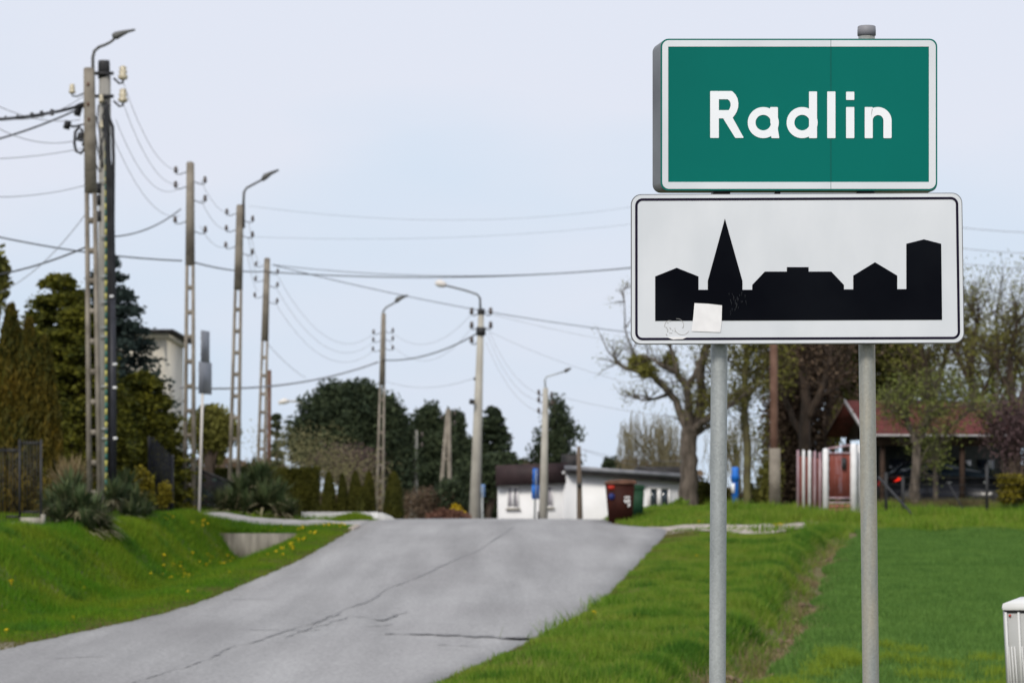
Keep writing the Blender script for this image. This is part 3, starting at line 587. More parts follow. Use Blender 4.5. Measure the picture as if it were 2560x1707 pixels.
# ------------------------------------------------------------------ cable cabinet at the right edge
CY = 19.0; cxl = W(2508, CY); cz = Zp(1508, CY); gzc = float(ground(cxl + .4, CY))
t = thing('cable_cabinet', (cxl + .4, CY + .2, gzc), 'pale grey ribbed cable distribution cabinet at the right edge', 'utility cabinet')
yaw = -.12; oo = (cxl, CY)
def taper(x0, x1, y0_, y1, z0, z1, dx): # side leans in towards the bottom
    v = np.array([(x0 + dx, y0_, z0), (x1 + dx, y0_, z0), (x1 + dx, y1, z0), (x0 + dx, y1, z0), (x0, y0_, z1), (x1, y0_, z1), (x1, y1, z1), (x0, y1, z1)]); return v
def rot(v):
    v = np.array(v, float); c, q = math.cos(yaw), math.sin(yaw); d = v[:, :2] - np.array(oo); v[:, 0] = oo[0] + c * d[:, 0] - q * d[:, 1]; v[:, 1] = oo[1] + q * d[:, 0] + c * d[:, 1]; return v
top = cz - .048; lean = .024
MB().hexa(rot(taper(cxl + .006, cxl + .8, CY + .006, CY + .33, top - .5, top, lean))).build('body', m_cab, t)
MB().hexa(rot(taper(cxl + .006 + lean, cxl + .8, CY + .008, CY + .32, gzc - .05, top - .502, 0))).build('plinth', m_cabl, t)
lid = MB(); v = [(cxl - .002, CY - .004, cz - .036), (cxl + .82, CY - .004, cz - .036), (cxl + .82, CY + .34, cz - .036), (cxl - .002, CY + .34, cz - .036), (cxl - .002, CY - .004, cz), (cxl + .82, CY - .004, cz), (cxl + .82, CY + .34, cz + .0), (cxl - .002, CY + .34, cz)]
v[6] = (cxl + .82, CY + .2, cz + .11); v[7] = (cxl + .1, CY + .2, cz + .032); v[5] = (cxl + .82, CY - .004, cz - .0)
lid.hexa(rot(v)).build('lid', m_cabl, t)
MB().box(cxl + .01, cxl + .8, CY - .0, CY + .3, top - .002, cz - .037, yaw, oo).build('gap', m_seam, t)
for xx in (.008, .078, .31, .38):
    MB().hexa(rot(taper(cxl + xx, cxl + xx + .012, CY - .004, CY + .008, top - .5, top + .0, lean))).build('door_strip', m_cabl, t)
rib0 = None
for i in range(14):
    xx = (.026 + i * .0165) if i < 3 else (.1 + (i - 3) * .0175)
    if rib0 is None: rib0 = MB().hexa(rot(taper(cxl + xx, cxl + xx + .007, CY - .001, CY + .009, top - .495, top - .19, lean * .93))).build('rib', m_cabl, t); xx0 = xx
    else:
        o = rib0.copy(); COL.objects.link(o); o.location.x += (xx - xx0) * math.cos(yaw); o.location.y += (xx - xx0) * math.sin(yaw)
MB().box(cxl + .03, cxl + .042, CY - .003, CY + .01, top - .024, top - .012, yaw, oo).build('red_mark', m_red, t)

# ------------------------------------------------------------------ poles
def lamp(par, x, y, z, h, reach, up, m, tipz=0, flip=1, headm=None, L=.75):
    pts = [(x, y, z - .5), (x, y, z + h * .55), (x + flip * .06 * reach, y, z + h * .85), (x + flip * .22 * reach, y, z + h), (x + flip * reach, y, z + h + up)]
    a = MB().tube(pts, [.035, .032, .03, .028, .026], 8).build('lamp_arm', m, par, smooth=True)
    dx, dz = reach * .78, up; n = math.hypot(dx, dz); dx, dz = flip * dx / n, dz / n
    hx, hz = x + flip * reach, z + h + up
    hd = MB(); prof = [(-.06, .03), (0, .07), (.12, .085), (.24, .06), (.4, .035), (L, .02)]
    hd.tube([(hx + dx * s, y, hz + dz * s + .02) for s, r in prof], [r for s, r in prof], 10)
    hd.build('lamp_head', headm or m, a, smooth=True); return a
def insul(par, x, y, z, side, m, s=1.0, gap=.28):
    MB().tube([(x, y, z), (x + side * gap * .6, y, z - .06 * s), (x + side * gap, y, z - .05 * s), (x + side * gap, y, z)], .013 * s, 5).build('bracket', m_metal, par)
    zz = z; p = [(x + side * gap, y, zz + q * s) for q in (-.02, 0, .03, .045, .075, .09, .12, .14)]
    MB().tube(p, [.03 * s, .055 * s, .055 * s, .035 * s, .052 * s, .035 * s, .045 * s, .015 * s], 9).build('insulator', m, par, smooth=True)
def zn(name, px0, px1, pt, Y, ztop, wt, wb, label, solid=.27, ins=(), lampargs=None, step=.62, m=None, insm=None, rungfrom=0, group='lattice concrete poles along the left of the road'):
    m = m or m_pole; zb = gz(px0, Y) - .2; x0, x1 = W(px0, Y), W(px1, Y); t = thing(name, (x0, Y, zb + .2), label, 'utility pole', group)
    H = ztop - zb; f = lambda z: (z - zb) / H
    xc = lambda z: x0 + (x1 - x0) * f(z); w = lambda z: wb + (wt - wb) * f(z); zs = ztop - solid * H; dd = .11
    legw = lambda z: w(z) * .3
    for s in (-1, 1):
        v = []
        for z in (zb, zs + .02):
            o = xc(z) + s * w(z) / 2; i_ = o - s * legw(z); a, b = min(o, i_), max(o, i_)
            v += [(a, Y - dd, z), (b, Y - dd, z), (b, Y + dd, z), (a, Y + dd, z)]
        MB().hexa(np.array(v)).build('leg', m, t)
    v = []
    for z in (zs, ztop - .03):
        v += [(xc(z) - w(z) / 2 - .002, Y - dd - .003, z), (xc(z) + w(z) / 2 + .002, Y - dd - .003, z), (xc(z) + w(z) / 2 + .002, Y + dd + .003, z), (xc(z) - w(z) / 2 - .002, Y + dd + .003, z)]
    sh = MB().hexa(np.array(v)); z = ztop; ww = w(z) / 2 - .03; zc = ztop - .03
    sh.add([(xc(z) - w(z) / 2, Y - dd, zc), (xc(z) + w(z) / 2, Y - dd, zc), (xc(z) + w(z) / 2, Y + dd, zc), (xc(z) - w(z) / 2, Y + dd, zc), (xc(z) - ww, Y - dd + .03, z), (xc(z) + ww, Y - dd + .03, z), (xc(z) + ww, Y + dd - .03, z), (xc(z) - ww, Y + dd - .03, z)], [(0, 3, 2, 1), (4, 5, 6, 7), (0, 1, 5, 4), (1, 2, 6, 5), (2, 3, 7, 6), (3, 0, 4, 7)])
    sh.build('shaft_head', m, t)
    z = zs - step * .9
    while z > zb + .3:
        q = w(z) / 2 - legw(z) + .004
        MB().box(xc(z) - q, xc(z) + q, Y - dd + .012, Y + dd - .012, z - .055, z + .055).build('rung', m, t); z -= step
    for (dz, side) in ins: insul(t, xc(ztop - dz) + side * w(ztop - dz) / 2, Y, ztop - dz, side, insm or m_brownp)
    if lampargs: lamp(t, xc(ztop) + lampargs.get('dx', 0), Y, ztop, *lampargs['a'], **lampargs.get('k', {}))
    return t, xc, w
Y1 = 70
t1, xc1, w1 = zn('utility_pole', 238, 223, 170, Y1, Zp(170, Y1), .2, .31, 'nearest lattice concrete pole with a curved street lamp and cable loops', ins=(), solid=.27)
# lamp of the first pole: curved arm and long flat head
x = xc1(9.0) + .06; zt1 = Zp(170, Y1)
a = MB().tube([(x + .03, Y1 - .05, zt1 - .5), P(232, 145, Y1), P(236, 128, Y1), P(248, 118, Y1), P(262, 113, Y1), P(276, 106, Y1), P(286, 98, Y1)], [.035, .034, .033, .032, .03, .028, .03], 8).build('lamp_arm', m_lamp, t1, smooth=True)
MB().tube([P(281, 92, Y1), P(290, 90, Y1), P(305, 84, Y1), P(320, 79, Y1), P(338, 75, Y1)], [.05, .085, .06, .035, .022], 10).build('lamp_head', m_lamp, a, smooth=True)
insul(t1, xc1(8.3) - .1, Y1, Zp(232, Y1), -1, m_porc, 1.3, .26)
for (px_, py_) in ((192, 282), (165, 315), (198, 345)):
    MB().tube([P(px_ + 6, py_ - 12, Y1), P(px_, py_ + 8, Y1)], .07, 8).build('cable_clamp', m_black, t1)
MB().tube([P(214, 262, Y1), P(200, 265, Y1), P(188, 272, Y1)], .06, 8).build('cable_clamp', m_black, t1)
MB().tube([P(200, 316, Y1), P(188, 330, Y1), P(186, 360, Y1), P(190, 378, Y1), P(202, 384, Y1), P(212, 372, Y1), P(211, 345, Y1), P(203, 322, Y1)], .03, 7).build('cable_loop', m_black, t1, smooth=True)
MB().tube([P(163, 313, Y1), P(185, 317, Y1), P(214, 310, Y1), P(216, 340, Y1), P(206, 365, Y1)], .025, 7).build('cable_loop', m_black, t1, smooth=True)
for (px_, py_) in ((222, 212), (222, 262), (224, 300)): MB().box(W(px_ - 3, Y1), W(px_ + 3, Y1), Y1 - .125, Y1 - .108, Zp(py_ + 5, Y1), Zp(py_ - 4, Y1)).build('bolt', m_rust, t1)
# second: stout round pole with dark cap, cross bars and cables
Y2 = 72.5
t2 = thing('cable_pole', base(262, Y2), 'stout grey pole with dark cap, insulators and thick black cables', 'utility pole')
zb = gz(262, Y2) - .2
MB().tube([(W(263, Y2), Y2, zb), (W(262, Y2), Y2, Zp(190, Y2))], [.165, .125], 16).build('shaft', m_poleg, t2, smooth=True)
MB().tube([(W(260, Y2), Y2, Zp(196, Y2)), (W(260, Y2), Y2, Zp(156, Y2)), (W(260, Y2), Y2, Zp(152, Y2))], [.13, .125, .12], 16).build('cap', m_metal, t2, smooth=True)
for py_ in (186, 243):
    MB().box(W(236, Y2), W(286, Y2), Y2 - .17, Y2 - .11, Zp(py_ + 4, Y2), Zp(py_ - 4, Y2)).build('cross_bar', m_metal, t2)
    insul(t2, W(284, Y2), Y2, Zp(py_ + 10, Y2), 1, m_porc, 1.9, .2)
for (px_, py_) in ((256, 252), (258, 316)):
    MB().tube([(W(px_, Y2), Y2 - .2, Zp(py_ + q, Y2)) for q in (8, 5, 2, 0, -3, -6, -10, -13)], [.03, .06, .06, .04, .055, .035, .045, .01], 10).build('insulator', m_porc, t2, smooth=True)
for k_, (dx0, pts, r) in enumerate(((0, ((268, 255), (272, 290), (284, 320), (286, 400), (285, 560), (287, 700), (289, 900), (290, 1240)), .035), (0, ((266, 270), (270, 330), (272, 380), (280, 450), (281, 620), (283, 760), (283, 1240)), .05), (0, ((262, 300), (270, 360), (271, 430), (274, 560), (275, 700), (277, 1240)), .04))):
    MB().tube([(W(a_, Y2), Y2 - .15 - .03 * k_, Zp(b_, Y2)) for a_, b_ in pts], r, 8).build('cable', m_black, t2, smooth=True)
MB().tube([(W(283, Y2), Y2 - .2, Zp(745, Y2)), (W(285, Y2), Y2 - .2, Zp(1240, Y2))], .06, 10).build('cable_guard', mat('dark_guard', (.015, .016, .022), (.03, .03, .04), scale=4, rough=.5), t2, smooth=True)
# yellow and green earth strip
m_ey = mat('earth_yellow', (.42, .4, .1), (.5, .47, .15), scale=6); m_eg = mat('earth_green', (.03, .12, .1), (.05, .16, .13), scale=6)
py_ = 318; k_ = 0; e0 = {}
while py_ < 1235:
    hh = 16; key = k_ % 2
    MB().box(W(264.5, Y2) + .002 * (py_ - 300) / 300, W(270.5, Y2) + .002 * (py_ - 300) / 300, Y2 - .195, Y2 - .175, Zp(py_ + hh, Y2), Zp(py_ + .3, Y2)).build('earth_strip', (m_ey, m_eg)[key], t2); py_ += hh; k_ += 1
for py_ in (455, 592, 692, 756, 820, 842, 966, 1072, 1096): MB().box(W(251, Y2), W(276, Y2), Y2 - .215, Y2 - .198, Zp(py_ + 2, Y2), Zp(py_ - 1.5, Y2)).build('strap', m_galv, t2)
for (px_, py_) in ((284, 743), (292, 912), (292, 970), (293, 1096)): MB().box(W(px_ - 6, Y2), W(px_ + 4, Y2), Y2 - .29, Y2 - .27, Zp(py_ + 3, Y2), Zp(py_ - 3, Y2)).build('strap', m_white, t2)
for i_, pts_ in enumerate((((246, 262), (243, 300), (250, 340), (256, 380), (252, 430)), ((268, 262), (256, 290), (262, 330), (250, 370), (258, 420)), ((240, 290), (238, 330), (244, 372), (250, 400)), ((276, 262), (262, 276), (266, 312), (275, 340)), ((228, 345), (240, 372), (236, 400), (248, 430)))):
    MB().tube([(W(a_, 71.3), 71.3, Zp(b_, 71.3)) for a_, b_ in pts_], .014 + .004 * (i_ % 2), 6).build('jumper_cable', m_black, t2, smooth=True)
for (px_, py_) in ((247, 500), (248, 540), (248, 470)): MB().box(W(px_ - 5, 71.3), W(px_ + 5, 71.3), 71.25, 71.35, Zp(py_ + 14, 71.3), Zp(py_ - 12, 71.3)).build('fuse_box', m_black, t2)
I4 = ((.28, -1), (.5, 1), (.7, -1), (.95, 1), (1.35, -1), (1.6, 1))
Y3, Y4, Y5, Y6, Y8 = 86, 98, 116, 130, 152
zn('utility_pole', 473, 476, 405, Y3, Zp(405, Y3), .17, .34, 'tall lattice concrete pole with insulators beside the narrow grey road sign', ins=[(.25, -1), (.5, 1), (.62, -1), (.97, 1), (1.5, -1), (1.75, 1)], solid=.29)
zn('utility_pole', 583, 600, 512, Y4, Zp(512, Y4), .18, .37, 'lattice concrete pole with angled street lamp rising behind the right yucca', ins=[(.25, -1), (.45, 1), (.72, -1), (.9, 1), (1.2, -1), (1.4, 1)], solid=.27,
   lampargs=dict(dx=.12, a=(.9, .62, .62), k=dict(m=m_lamp, L=.5)) if False else None)
t = bpy.data.objects['utility_pole.002']
a = MB().tube([P(606, 560, Y4), P(610, 480, Y4), P(617, 470, Y4), P(658, 448, Y4)], [.04, .036, .033, .03], 8).build('lamp_arm', m_lamp, t, smooth=True)
MB().tube([P(655, 451, Y4), P(664, 441, Y4), P(676, 434, Y4), P(697, 425, Y4)], [.05, .09, .055, .025], 10).build('lamp_head', m_lamp, a, smooth=True)
MB().box(W(607, Y4), W(612, Y4), Y4 - .1, Y4 + .1, Zp(570, Y4), Zp(510, Y4)).build('bracket', m_metal, t)
zn('utility_pole', 648, 668, 645, Y5, Zp(645, Y5), .18, .36, 'shorter lattice concrete pole without lamp, beside the thin brown post', ins=[(.25, -1), (.5, 1), (.75, -1), (.95, 1), (1.3, -1), (1.5, 1)], solid=.3)
zn('utility_pole', 947, 959, 783, Y6, Zp(783, Y6), .16, .37, 'lattice concrete pole with street lamp in front of the round pine', ins=[(.75, -1), (.7, 1), (1.05, -1), (1.0, 1), (1.4, -1), (1.35, 1)], solid=.3)
t = bpy.data.objects['utility_pole.004']
a = MB().tube([P(958, 800, Y6), P(958, 778, Y6), P(966, 768, Y6), P(990, 755, Y6)], [.04, .036, .033, .03], 8).build('lamp_arm', m_lamp, t, smooth=True)
MB().tube([P(989, 755, Y6), P(995, 748, Y6), P(1003, 744, Y6), P(1020, 738, Y6)], [.06, .1, .07, .03], 10).build('lamp_head', m_lamp, a, smooth=True)
# pale spun pole with lamp turned left
Y7 = 115; zb = gz(1186, Y7) - .2
t = thing('utility_pole', (W(1186, Y7), Y7, zb), 'pale smooth round pole with white street lamp reaching left', 'utility pole')
MB().tube([(W(1184, Y7), Y7, zb), (W(1203, Y7), Y7, Zp(775, Y7))], [.22, .095], 16).build('shaft', m_pole2, t, smooth=True)
MB().tube([(W(1203, Y7), Y7, Zp(786, Y7)), (W(1203, Y7), Y7, Zp(772, Y7))], .12, 12).build('cap', m_metal, t)
a = MB().tube([P(1201, 775, Y7), P(1200, 745, Y7), P(1193, 736, Y7), P(1160, 725, Y7), P(1115, 714, Y7)], [.04, .035, .03, .03, .03], 8).build('lamp_arm', m_lamp, t, smooth=True)
MB().tube([P(1116, 713, Y7), P(1108, 711, Y7), P(1098, 708, Y7), P(1088, 708, Y7)], [.06, .11, .13, .06], 12).build('lamp_head', m_lampw, a, smooth=True)
for (dy, s) in ((783, -1), (783, 1), (818, -1), (818, 1), (855, -1)): insul(t, W(1203, Y7) + s * .1, Y7, Zp(dy, Y7), s, m_brownp, 1.4, .22)
MB().tube([(W(1202, Y7), Y7, Zp(838, Y7)), (W(1203, Y7), Y7, Zp(818, Y7))], .16, 12).build('cable_bracket', m_metal, t)
MB().tube([P(1184, 946, Y7), P(1190, 948, Y7)], .05, 6).build('bracket', m_metal, t); MB().tube([P(1179, 1010, Y7 - .3), P(1181, 998, Y7 - .3)], .09, 8).build('lantern', m_metal, t)
# eighth
Y8 = 152; zb = -1.4
t = thing('utility_pole', (W(1357, Y8), Y8, zb), 'slim pale pole with curved lamp in front of the white house', 'utility pole')
MB().tube([(W(1357, 106), 106, gz(1357, 106) - .1), (W(1364, 106), 106, Zp(970, 106))], [.15, .08], 14).build('shaft', m_pole2, t, smooth=True)
Y8 = 106
for (dy, s) in ((985, -1), (990, 1), (1003, -1), (1010, 1), (1030, -1)): insul(t, W(1363, Y8) + s * .08, Y8, Zp(dy, Y8), s, m_brownp, 1.0, .12)
a = MB().tube([P(1364, 975, Y8), P(1362, 950, Y8), P(1366, 942, Y8), P(1412, 928, Y8)], [.03, .026, .022, .02], 8).build('lamp_arm', m_galv, t, smooth=True)
MB().tube([P(1411, 929, Y8), P(1417, 925, Y8), P(1428, 920, Y8)], [.04, .06, .02], 10).build('lamp_head', m_lamp, a, smooth=True)
MB().tube([P(1346, 1278, Y8 - .3), P(1346, 1300, Y8 - .3)], .03, 6).build('bracket', m_metal, t)
t.location = (W(1357, Y8), Y8, gz(1357, Y8))
for ch in t.children: ch.matrix_parent_inverse = world_of(t).inverted()
# two distant A poles
def apole(px0, px1, top, Y, wb, label, m):
    zb = gz(px0, Y) - .1; t = thing('utility_pole', (W(px0, Y), Y, zb), label, 'utility pole')
    for s in (-1, 1): MB().tube([(W(px0, Y) + s * wb / 2, Y, zb), (W(px1, Y) + s * .03, Y, Zp(top, Y))], [wb * .22, .08], 10).build('leg', m, t, smooth=True)
    for q in range(5):
        z = zb + (Zp(top, Y) - zb) * (.12 + .17 * q); xx = W(px0 + (px1 - px0) * (z - zb) / (Zp(top, Y) - zb), Y); ww = wb / 2 * (1 - (z - zb) / (Zp(top, Y) - zb)) + .03
        MB().box(xx - ww, xx + ww, Y - .05, Y + .05, z - .06, z + .06).build('rung', m, t)
    for s, q in ((1, .25), (-1, .45), (1, .7)): insul(t, W(px1, Y), Y, Zp(top, Y) - q, s, m_brownp, 1.2, .3)
    return t
apole(1108, 1121, 1022, 160, .6, 'double legged concrete pole standing before the far pines', m_pole)
apole(1032, 1038, 1075, 150, .3, 'thin pale concrete pole left of the double legged one', m_pole2)
def simple_post(name, px0, px1, top, Y, r0, r1, m, label, cat, extra=None, foot=None):
    b = base(px0, Y); t = thing(name, b, label, cat)
    MB().tube([(b.x, Y, b.z - .15), (W((px0 + px1) / 2, Y), Y, (b.z + Zp(top, Y)) / 2), (W(px1, Y), Y, Zp(top, Y))], [r0, (r0 + r1) / 2, r1], 10).build('shaft', m, t, smooth=True)
    if foot:
        MB().box(b.x - foot[0], b.x + foot[0], Y - foot[0] - .03, Y - foot[0] + .08, b.z - .1, b.z + foot[1]).build('footing', m_pole, t)
    return t
simple_post('wooden_pole', 671, 674, 925, 112, .075, .06, m_rust, 'thin rusty brown pole just right of the shorter lattice pole', 'utility pole')
t = simple_post('wooden_pole', 1450, 1447, 1115, 104, .1, .06, m_wood, 'dark thin wooden pole in front of the long white house wall', 'utility pole')
MB().box(W(1442, 104), W(1454, 104), 103.85, 103.9, Zp(1217, 104), Zp(1207, 104)).build('clamp', m_metal, t)
simple_post('wooden_pole', 1936, 1934, 780, 94, .125, .1, m_rust, 'tall brown wooden pole among the brown trees behind the sign posts', 'utility pole', foot=(.15, 1.7))
# lamp beyond, only its head shows
t = thing('street_lamp', base(733, 175), 'faint distant street lamp head left of the round pine', 'street lamp')
MB().tube([P(765, 1300, 175), P(760, 1010, 175), P(742, 1003, 175), P(720, 1003, 175)], [.1, .06, .05, .04], 8).build('pole', m_pole2, t, smooth=True)
MB().tube([P(722, 1003, 175), P(712, 1002, 175), P(696, 1007, 175)], [.08, .16, .08], 8).build('lamp_head', m_lampw, t, smooth=True)

# ------------------------------------------------------------------ wires
def wire(p0, p1, sag, r=.008, m=None, label='', group=None, n=22):
    p0, p1 = Vector(p0), Vector(p1); pts = []
    for i in range(n + 1):
        s = i / n; q = p0.lerp(p1, s); q.z -= sag * 4 * s * (1 - s); pts.append(q)
    return tag(MB().tube(pts, r, 5).build('overhead_wire', m or m_wire, smooth=True), label, 'wire', group)
ords = ['topmost', 'second', 'third', 'lowest', 'fifth', 'sixth']
def span(lst, text, grp, r=.006):
    for i, (a, b, sag) in enumerate(lst): wire(P(*a), P(*b), sag, r, label='%s thin wire %s' % (ords[i] if len(lst) > 1 else 'single', text), group=grp)
G = 'overhead wires'
span([((308, 205, Y2), (449, 425, Y3), .5), ((308, 258, Y2), (449, 460, Y3), .5), ((290, 300, Y2), (449, 470, Y3), .6), ((284, 345, Y2), (449, 540, Y3), .5)], 'from the cabled pole to the tall lattice pole', G)
span([((502, 450, Y3), (576, 530, Y4), .25), ((502, 499, Y3), (574, 572, Y4), .25), ((500, 565, Y3), (572, 612, Y4), .25)], 'between the tall lattice pole and the lamp pole behind the yucca', G)
span([((622, 553, Y4), (650, 660, Y5), .25), ((621, 592, Y4), (647, 695, Y5), .25), ((619, 635, Y4), (645, 727, Y5), .25)], 'from the lamp pole behind the yucca down to the shorter pole', G)
span([((688, 678, Y5), (940, 830, Y6), 1.25), ((686, 712, Y5), (938, 852, Y6), 1.2), ((684, 750, Y5), (937, 874, Y6), 1.15)], 'sagging between the shorter pole and the pole before the pine', G)
span([((976, 828, Y6), (1180, 783, Y7), .75), ((975, 856, Y6), (1180, 818, Y7), .9)], 'between the pole before the pine and the pale round pole', G)
span([((1218, 818, Y7), (1352, 985, Y8), .45), ((1218, 835, Y7), (1352, 1000, Y8), .55), ((1215, 855, Y7), (1352, 1030, Y8), .5)], 'from the pale round pole down to the slim curved lamp pole', G)
span([((1225, 785, Y7), (2200, 935, 100), .3), ((1225, 830, Y7), (1760, 1000, 100), .25)], 'running right from the pale round pole behind the sign', G)
span([((1378, 985, Y8), (1720, 1045, 98), .1), ((1456, 1122, 104), (1720, 1150, 110), .15), ((1456, 1124, 104), (1720, 1185, 110), .1)], 'reaching right above the white house towards the bare tree', G)
span([((622, 515, Y4), (1700, 497, 115), .55), ((621, 592, Y4), (1700, 545, 115), .3)], 'crossing the sky to the right at mid height', G, .0045)
span([((210, 240, Y1), (-120, 245, 66), .45), ((200, 300, Y1), (-60, 235, 66), .2), ((212, 395 - 25, Y1), (-40, 398, 68), .05), ((215, 463, Y1), (-40, 492, 68), .08), ((225, 520, Y1), (-30, 742, 75), .3), ((215, 345, Y1), (-40, 300, 66), .25)], 'leading left from the nearest pole', G, .008)
wire(P(212, 262, Y1), P(-60, 300, 68), .08, .035, m_black, 'thick black twisted cable with clamps leading left from the nearest pole', G)
wire(P(190, 276, Y1), P(-60, 362, 68), .06, .02, m_black, 'black service cable falling left below the twisted cable', G)
for px_, py_, w_ in ((80, 285, 'third'), (104, 281, 'second'), (130, 277, 'first'), (44, 290, 'fourth'), (14, 293, 'fifth')):
    s = 1 if px_ > 50 else .55
    o = MB().tube([P(px_, py_ - 3, Y1 - .6), P(px_, py_ + 12 * s, Y1 - .6)], .04 * s, 7).build('cable_clamp', m_black); tag(o, w_ + ' small black clamp from the nearest pole along the twisted cable', 'clamp', 'clamps on the twisted cable')
wire(P(-60, 580, 80), P(455, 652, Y3), .12, .019, m_black, 'heavy cable from the left frame edge to the tall lattice pole', G)
wire(P(478, 654, Y3), P(668, 678, Y5), .1, .02, m_black, 'heavy cable between the tall lattice pole and the shorter pole', G)
wire(P(672, 680, Y5), P(1720, 655, 118), 1.05 * .32, .02, m_black, 'heavy cable sweeping right from the shorter pole behind the sign', G)
wire(P(680, 662, Y5), P(1700, 655, 112), .42, .012, m_black, 'slightly lighter cable just above the heavy sweeping cable', G)
wire(P(680, 662, Y5), P(1760, 850, 118), .32, .014, m_black, 'cable falling to the right across the pale round pole', G)
wire(P(-60, 695, 80), P(222, 615, Y1), .1, .02, m_black, 'dark cable rising from the left edge to the nearest pole', G)
wire(P(262, 592, Y2), P(452, 523, Y3), .18, .017, m_black, 'dark cable from the cabled pole up to the tall lattice pole', G)
wire(P(450, 968, Y4), P(945, 905, Y6), .35, .03, m_wire, 'pale cable crossing low between the lattice poles', G)
wire(P(955, 900, Y6), P(1195, 832, Y7), .28, .024, m_black, 'heavy black cable rising to the pale round pole', G)
wire(P(670, 860, Y5), P(765, 945, 140), .1, .009, m_wire, 'faint wire falling behind the thin brown pole', G)
wire(P(955, 950, Y6), P(1185, 945, Y7), .3, .007, m_wire, 'faint low wire left of the pale round pole', G)
for i, yy in enumerate((570, 622, 660)): wire(P(2300, yy - 14, 160), P(2640, yy + 14, 150), .1, .014, m_wire, '%s faint wire right of the signs' % ords[i], G)

# ------------------------------------------------------------------ signs seen on edge
def edge_sign(name, px, py0, py1, hw, Y, label, m, pole, yawd=70, dx=0):
    b = base(px[0], Y); t = thing(name, b, label, 'road sign')
    MB().tube([(b.x, Y, b.z - .1), (W(px[1], Y), Y, Zp(py0[0] + 4, Y))], .033, 10).build('pole', pole, t, smooth=True)
    for a0, a1, h in zip(py0, py1, hw):
        c = W(px[1] + dx, Y); o = MB().box(c - h, c + h, Y - .012, Y + .012, Zp(a1, Y), Zp(a0, Y), math.radians(yawd), (c, Y)).build('sign_panel', m, t)
        for q in (.25, .75): MB().box(c - h * .92, c + h * .92, Y + .013, Y + .033, Zp(a0 + (a1 - a0) * q + 2, Y), Zp(a0 + (a1 - a0) * q - 2, Y), math.radians(yawd), (c, Y)).build('stiffener', pole, t)
    return t
m_sback = mat('grey_sign_back', (.17, .18, .2), (.24, .25, .28), scale=5, rough=.5, metal=.2, stretch=(6, 6, .3))
edge_sign('road_sign', (497, 511), (827, 905), (906, 985), (.3, .46), 84, 'grey backed town road sign on a pale pole, seen nearly edge on', m_sback, m_galv, 76, 2)
for ob in bpy.data.objects['road_sign'].children:
    if ob.name.startswith('pole'): ob.data.materials[0] = m_lampw
edge_sign('parking_sign', (1336, 1339), (1170, 1212), (1212, 1247), (.16, .22), 103, 'bright blue double road sign in front of the white house', m_blue, m_galv, 62)
edge_sign('parking_sign', (1207, 1205), (1210,), (1242,), (.2,), 118, 'small dull blue road sign just right of the pale round pole', m_bluel, m_galv, 62)

# ------------------------------------------------------------------ foliage tools
def cloud(mb, Pn, size, asp=.55, up=0.0, flat=0.0):
    n = len(Pn); u = rng.normal(size=(n, 3)); u[:, 2] = u[:, 2] * (1 - flat) + up; u /= np.linalg.norm(u, axis=1)[:, None]
    r = rng.normal(size=(n, 3)); v = np.cross(u, r); v /= np.linalg.norm(v, axis=1)[:, None] + 1e-9
    s = (np.asarray(size) * (.6 + .8 * rng.random(n)))[:, None]
    V = np.stack([Pn - u * s, Pn - v * s * asp, Pn + u * s, Pn + v * s * asp], 1).reshape(-1, 3)
    mb.add(V, np.arange(n * 4).reshape(n, 4))
def spruce(name, px, top, Y, halfw, label, m, cat='conifer', nb=150, base_h=.05, leafs=22, size=.12, droop=.35, shape=.85, bark=None, group=None, bz=None):
    b = base(px, Y); 
    if bz is not None: b.z = bz
    H = Zp(top, Y) - b.z; R = halfw * Y / FP; t = thing(name, b, label, cat, group)
    MB().tube([(b.x, Y, b.z - .1), (b.x, Y, b.z + H * .97)], [max(.06, H * .018), .015], 8).build('trunk', bark or m_barkd, t, smooth=True)
    mb = MB(); br = MB(); Ps = []
    for i in range(nb):
        ti = (i + rng.random()) / nb; tiers = max(7, int(H / .42)); ti = (math.floor(ti * tiers) + .5 + rng.normal() * .17) / tiers; h = base_h + (1 - base_h) * min(.99, max(0, ti)); L = R * (1 - h) ** shape * (.85 + .35 * rng.random()) + .08; a = rng.random() * 2 * math.pi
        k = max(6, int(leafs * (L / R + .25))); s = rng.random(k) ** .5; spread = .16 * L * (1 - .5 * s) + .05
        x = b.x + np.cos(a) * L * s + rng.normal(size=k) * spread * .8; y = Y + np.sin(a) * L * s + rng.normal(size=k) * spread * .8
        z = b.z + H * h - droop * L * s + .28 * droop * L * s ** 3 + rng.normal(size=k) * (.035 + .03 * L)
        Ps.append(np.stack([x, y, z], 1))
        br.tube([(b.x, Y, b.z + H * h), (b.x + math.cos(a) * L * .9, Y + math.sin(a) * L * .9, b.z + H * h - droop * L * .8)], [.02, .006], 4, cap=False)
    Pn = np.concatenate(Ps); cloud(mb, Pn, size, .5, flat=.6); cr_ = mb.build('crown', m, t); br.build('branch_framework', bark or m_barkd, t); return t
def blobs(centers, n, pow_=.5):
    """random points, denser near the surface, in a list of ellipsoids (cx,cy,cz,rx,ry,rz)"""
    C_ = np.array(centers, float); w = C_[:, 3] * C_[:, 4] * C_[:, 5]; w = w ** .75; idx = rng.choice(len(C_), n, p=w / w.sum())
    d = rng.normal(size=(n, 3)); d /= np.linalg.norm(d, axis=1)[:, None]; r = rng.random(n) ** pow_
    return C_[idx, :3] + d * r[:, None] * C_[idx, 3:]
